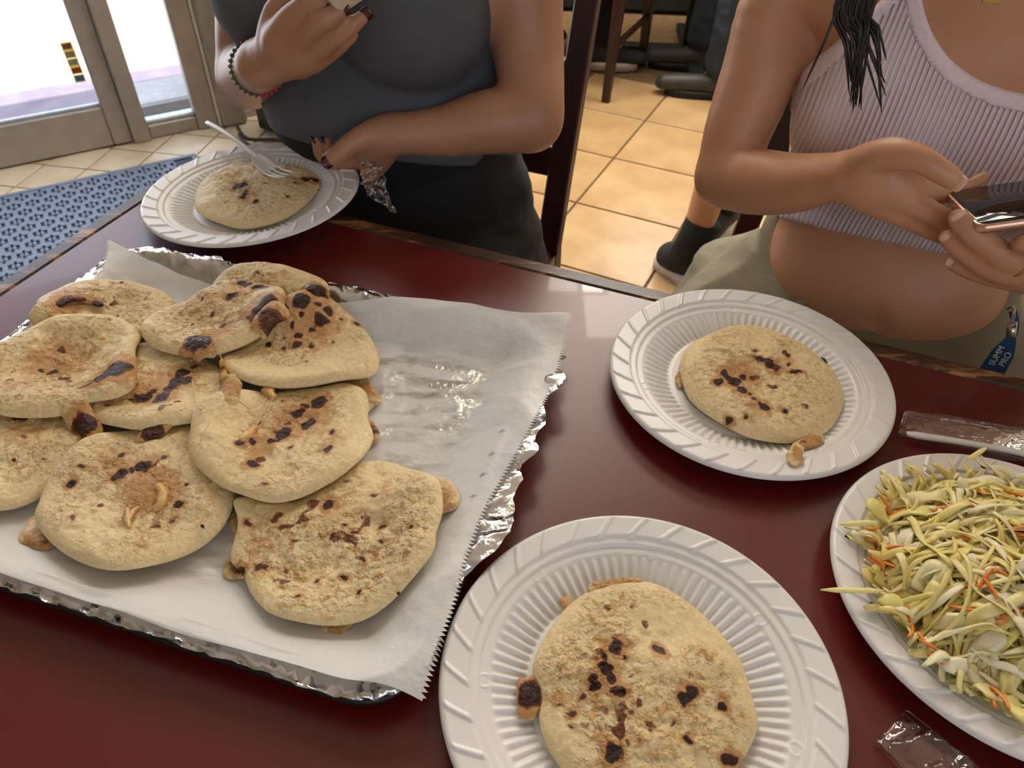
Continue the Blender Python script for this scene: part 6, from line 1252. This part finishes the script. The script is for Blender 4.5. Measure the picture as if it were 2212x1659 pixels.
def seated(label, hipc, fwd, legs_, skin, mt, ms, mshoe, msole, bare=False, sock=None, boot=False):
    """seated figure; legs_: list of (knee, ankle, toe direction)"""
    fwd = np.asarray(fwd, float); fwd /= np.linalg.norm(fwd); u = np.array([fwd[1], -fwd[0], 0]); fr = Frame(hipc, u, fwd); e = empty('person', (hipc[0], hipc[1], 0), label, 'person')
    pts = np.array([k for k, a, t in legs_] + [a for k, a, t in legs_] + [fr.P(0, 0, 0.5)]); lo = np.minimum(pts.min(0) - 0.15, fr.P(0, 0, 0.4) - 0.35); hi = np.maximum(pts.max(0) + 0.15, fr.P(0, 0, 0.4) + 0.35); lo[2] = 0.0; hi[2] = 1.42
    f = Field(lo, hi, 0.0075); sec = [(0.42, 0, -0.02, .17, .12), (0.55, 0, 0, .17, .12), (0.72, 0, 0, .15, .11), (0.90, 0, 0, .17, .12), (1.02, 0, -.01, .18, .10), (1.09, 0, -.02, .10, .07), (1.12, 0, -0.02, .06, .055)]
    f.loft(fr.B, u, fwd, sec); tor = f.clone(); add_head(f, fr, 1.18)
    for sg, (k, a, t) in zip((-1, 1), legs_): f.chain([fr.P(sg * 0.1, 0, 0.51), k, a + ZU * 0.0], [0.088, 0.060, 0.034], 0.03)
    for sg in (-1, 1): f.chain([fr.P(sg * 0.17, -0.01, 1.03), fr.P(sg * 0.24, 0.05, 0.80), fr.P(sg * 0.13, 0.26, 0.70), fr.P(sg * 0.10, 0.34, 0.70)], [0.05, 0.04, 0.03, 0.035], 0.03)
    V, Fc = f.mesh(2); obj('body', V, Fc, skin, e); hair_cap(fr, 1.18, 0, 0, e, 0.02); eyes(fr, 1.18, 0, 0, e)
    t_ = tor; S, Wd, Z = fr.swz(t_); t_.F = np.maximum(t_.F - 0.010, np.maximum(0.5 - Z, Z - 1.06)).astype(np.float32); V, Fc = t_.mesh(1); obj('shirt', V, Fc, ms, e)
    g = f.fresh(); g.loft(fr.B, u, fwd, [(0.42, 0, -0.02, .185, .135), (0.55, 0, 0, .185, .135), (0.62, 0, 0, .17, .13)])
    for sg, (k, a, t) in zip((-1, 1), legs_):
        if bare: g.chain([fr.P(sg * 0.1, 0, 0.51), k - (k - fr.P(sg * 0.1, 0, 0.51)) * 0.12], [0.102, 0.085], 0.03)
        else: g.chain([fr.P(sg * 0.1, 0, 0.51), k, k * 0.12 + a * 0.88], [0.102, 0.080, 0.066], 0.03)
    X, Y, Zz = g.grids(); near = np.abs(g.F) < 0.03; q = np.stack(np.broadcast_arrays(X * 16, Y * 16, Zz * 26), -1); g.F[near] += 0.012 * fbm(q[near], 2); g.F = np.maximum(g.F, (Zz - 0.6)).astype(np.float32); V, Fc = g.mesh(1); obj('trousers', V, Fc, mt, e)
    for k, a, t in legs_:
        shoe(e, (a[0], a[1], 0.0), t, 0.29 if boot else 0.27, 0.048, mshoe, msole, 0.028 if boot else 0.034, 'boot' if boot else 'sneaker', 0.13 if boot else 0.075)
        if sock:
            dz = (k - a) / np.linalg.norm(k - a); V, Fc = tube_geo([a - dz * 0.03, a + dz * 0.04, a + dz * 0.085, a + dz * 0.087], [0.048, 0.047, 0.050, 0.042], 18); obj('sock', V, Fc, sock, e)
    return e
m_jean = M('dark_denim', (44, 56, 70), 0.85, col2=(34, 44, 56), nscale=30); m_navy = M('navy_shirt', (40, 46, 58), 0.85); m_sole = M('white_sole', (206, 200, 190), 0.6, col2=(190, 184, 174)); m_shoe = M('black_mesh', (24, 24, 26), 0.7, bump=0.3, bscale=300); m_boot = M('grey_leather', (62, 58, 54), 0.5, col2=(48, 45, 42), nscale=30); m_sock = M('black_sock', (20, 26, 30), 0.9, bump=0.3, bscale=300)
an = at(1492, 535, 0.10); kn = at(1650, 225, 0.50)
hp = kn + np.array([0.42, 0.10, 0])
seated('person behind the pink top, bare shin with black sock and sneaker', hp[:2], kn - hp, [(kn, an, np.array([0.75, -0.66, 0])), (kn + np.array([0.10, 0.26, 0]), an + np.array([0.14, 0.26, 0]), np.array([-0.5, -0.8, 0]))], m_sk2, m_jean, m_navy, m_shoe, m_sole, bare=True, sock=m_sock)
b0 = at(1548, 165, 0.08); kb_ = b0 + np.array([0.10, 0.02, 0.42]); hp = kb_ + np.array([0.42, -0.12, 0])
seated('person in dark jeans and grey leather boots at the far table', hp[:2], kb_ - hp, [(kb_, b0, np.array([-1, 0.12, 0])), (kb_ + np.array([0.0, 0.28, 0]), b0 + np.array([-0.03, 0.30, 0]), np.array([-1, 0.1, 0]))], m_sk1, m_jean, m_navy, m_boot, m_shoe, boot=True)
s0 = at(1290, 108, 0.07); ks = s0 + np.array([-0.04, 0.05, 0.42]); hp = np.array([lg[0] - 0.14, lg[1] + 0.20, ks[2]]); ks = np.array([hp[0] + 0.12, hp[1] + 0.36, ks[2]])
seated('person at the far table in a dark sneaker with pale sole', hp[:2], ks - hp, [(ks, s0, np.array([1, -0.1, 0])), (ks + np.array([-0.20, 0.06, 0]), s0 + np.array([-0.26, 0.10, 0]), np.array([0.6, 0.8, 0]))], m_sk1, m_blkc, m_navy, m_shoe, m_sole)
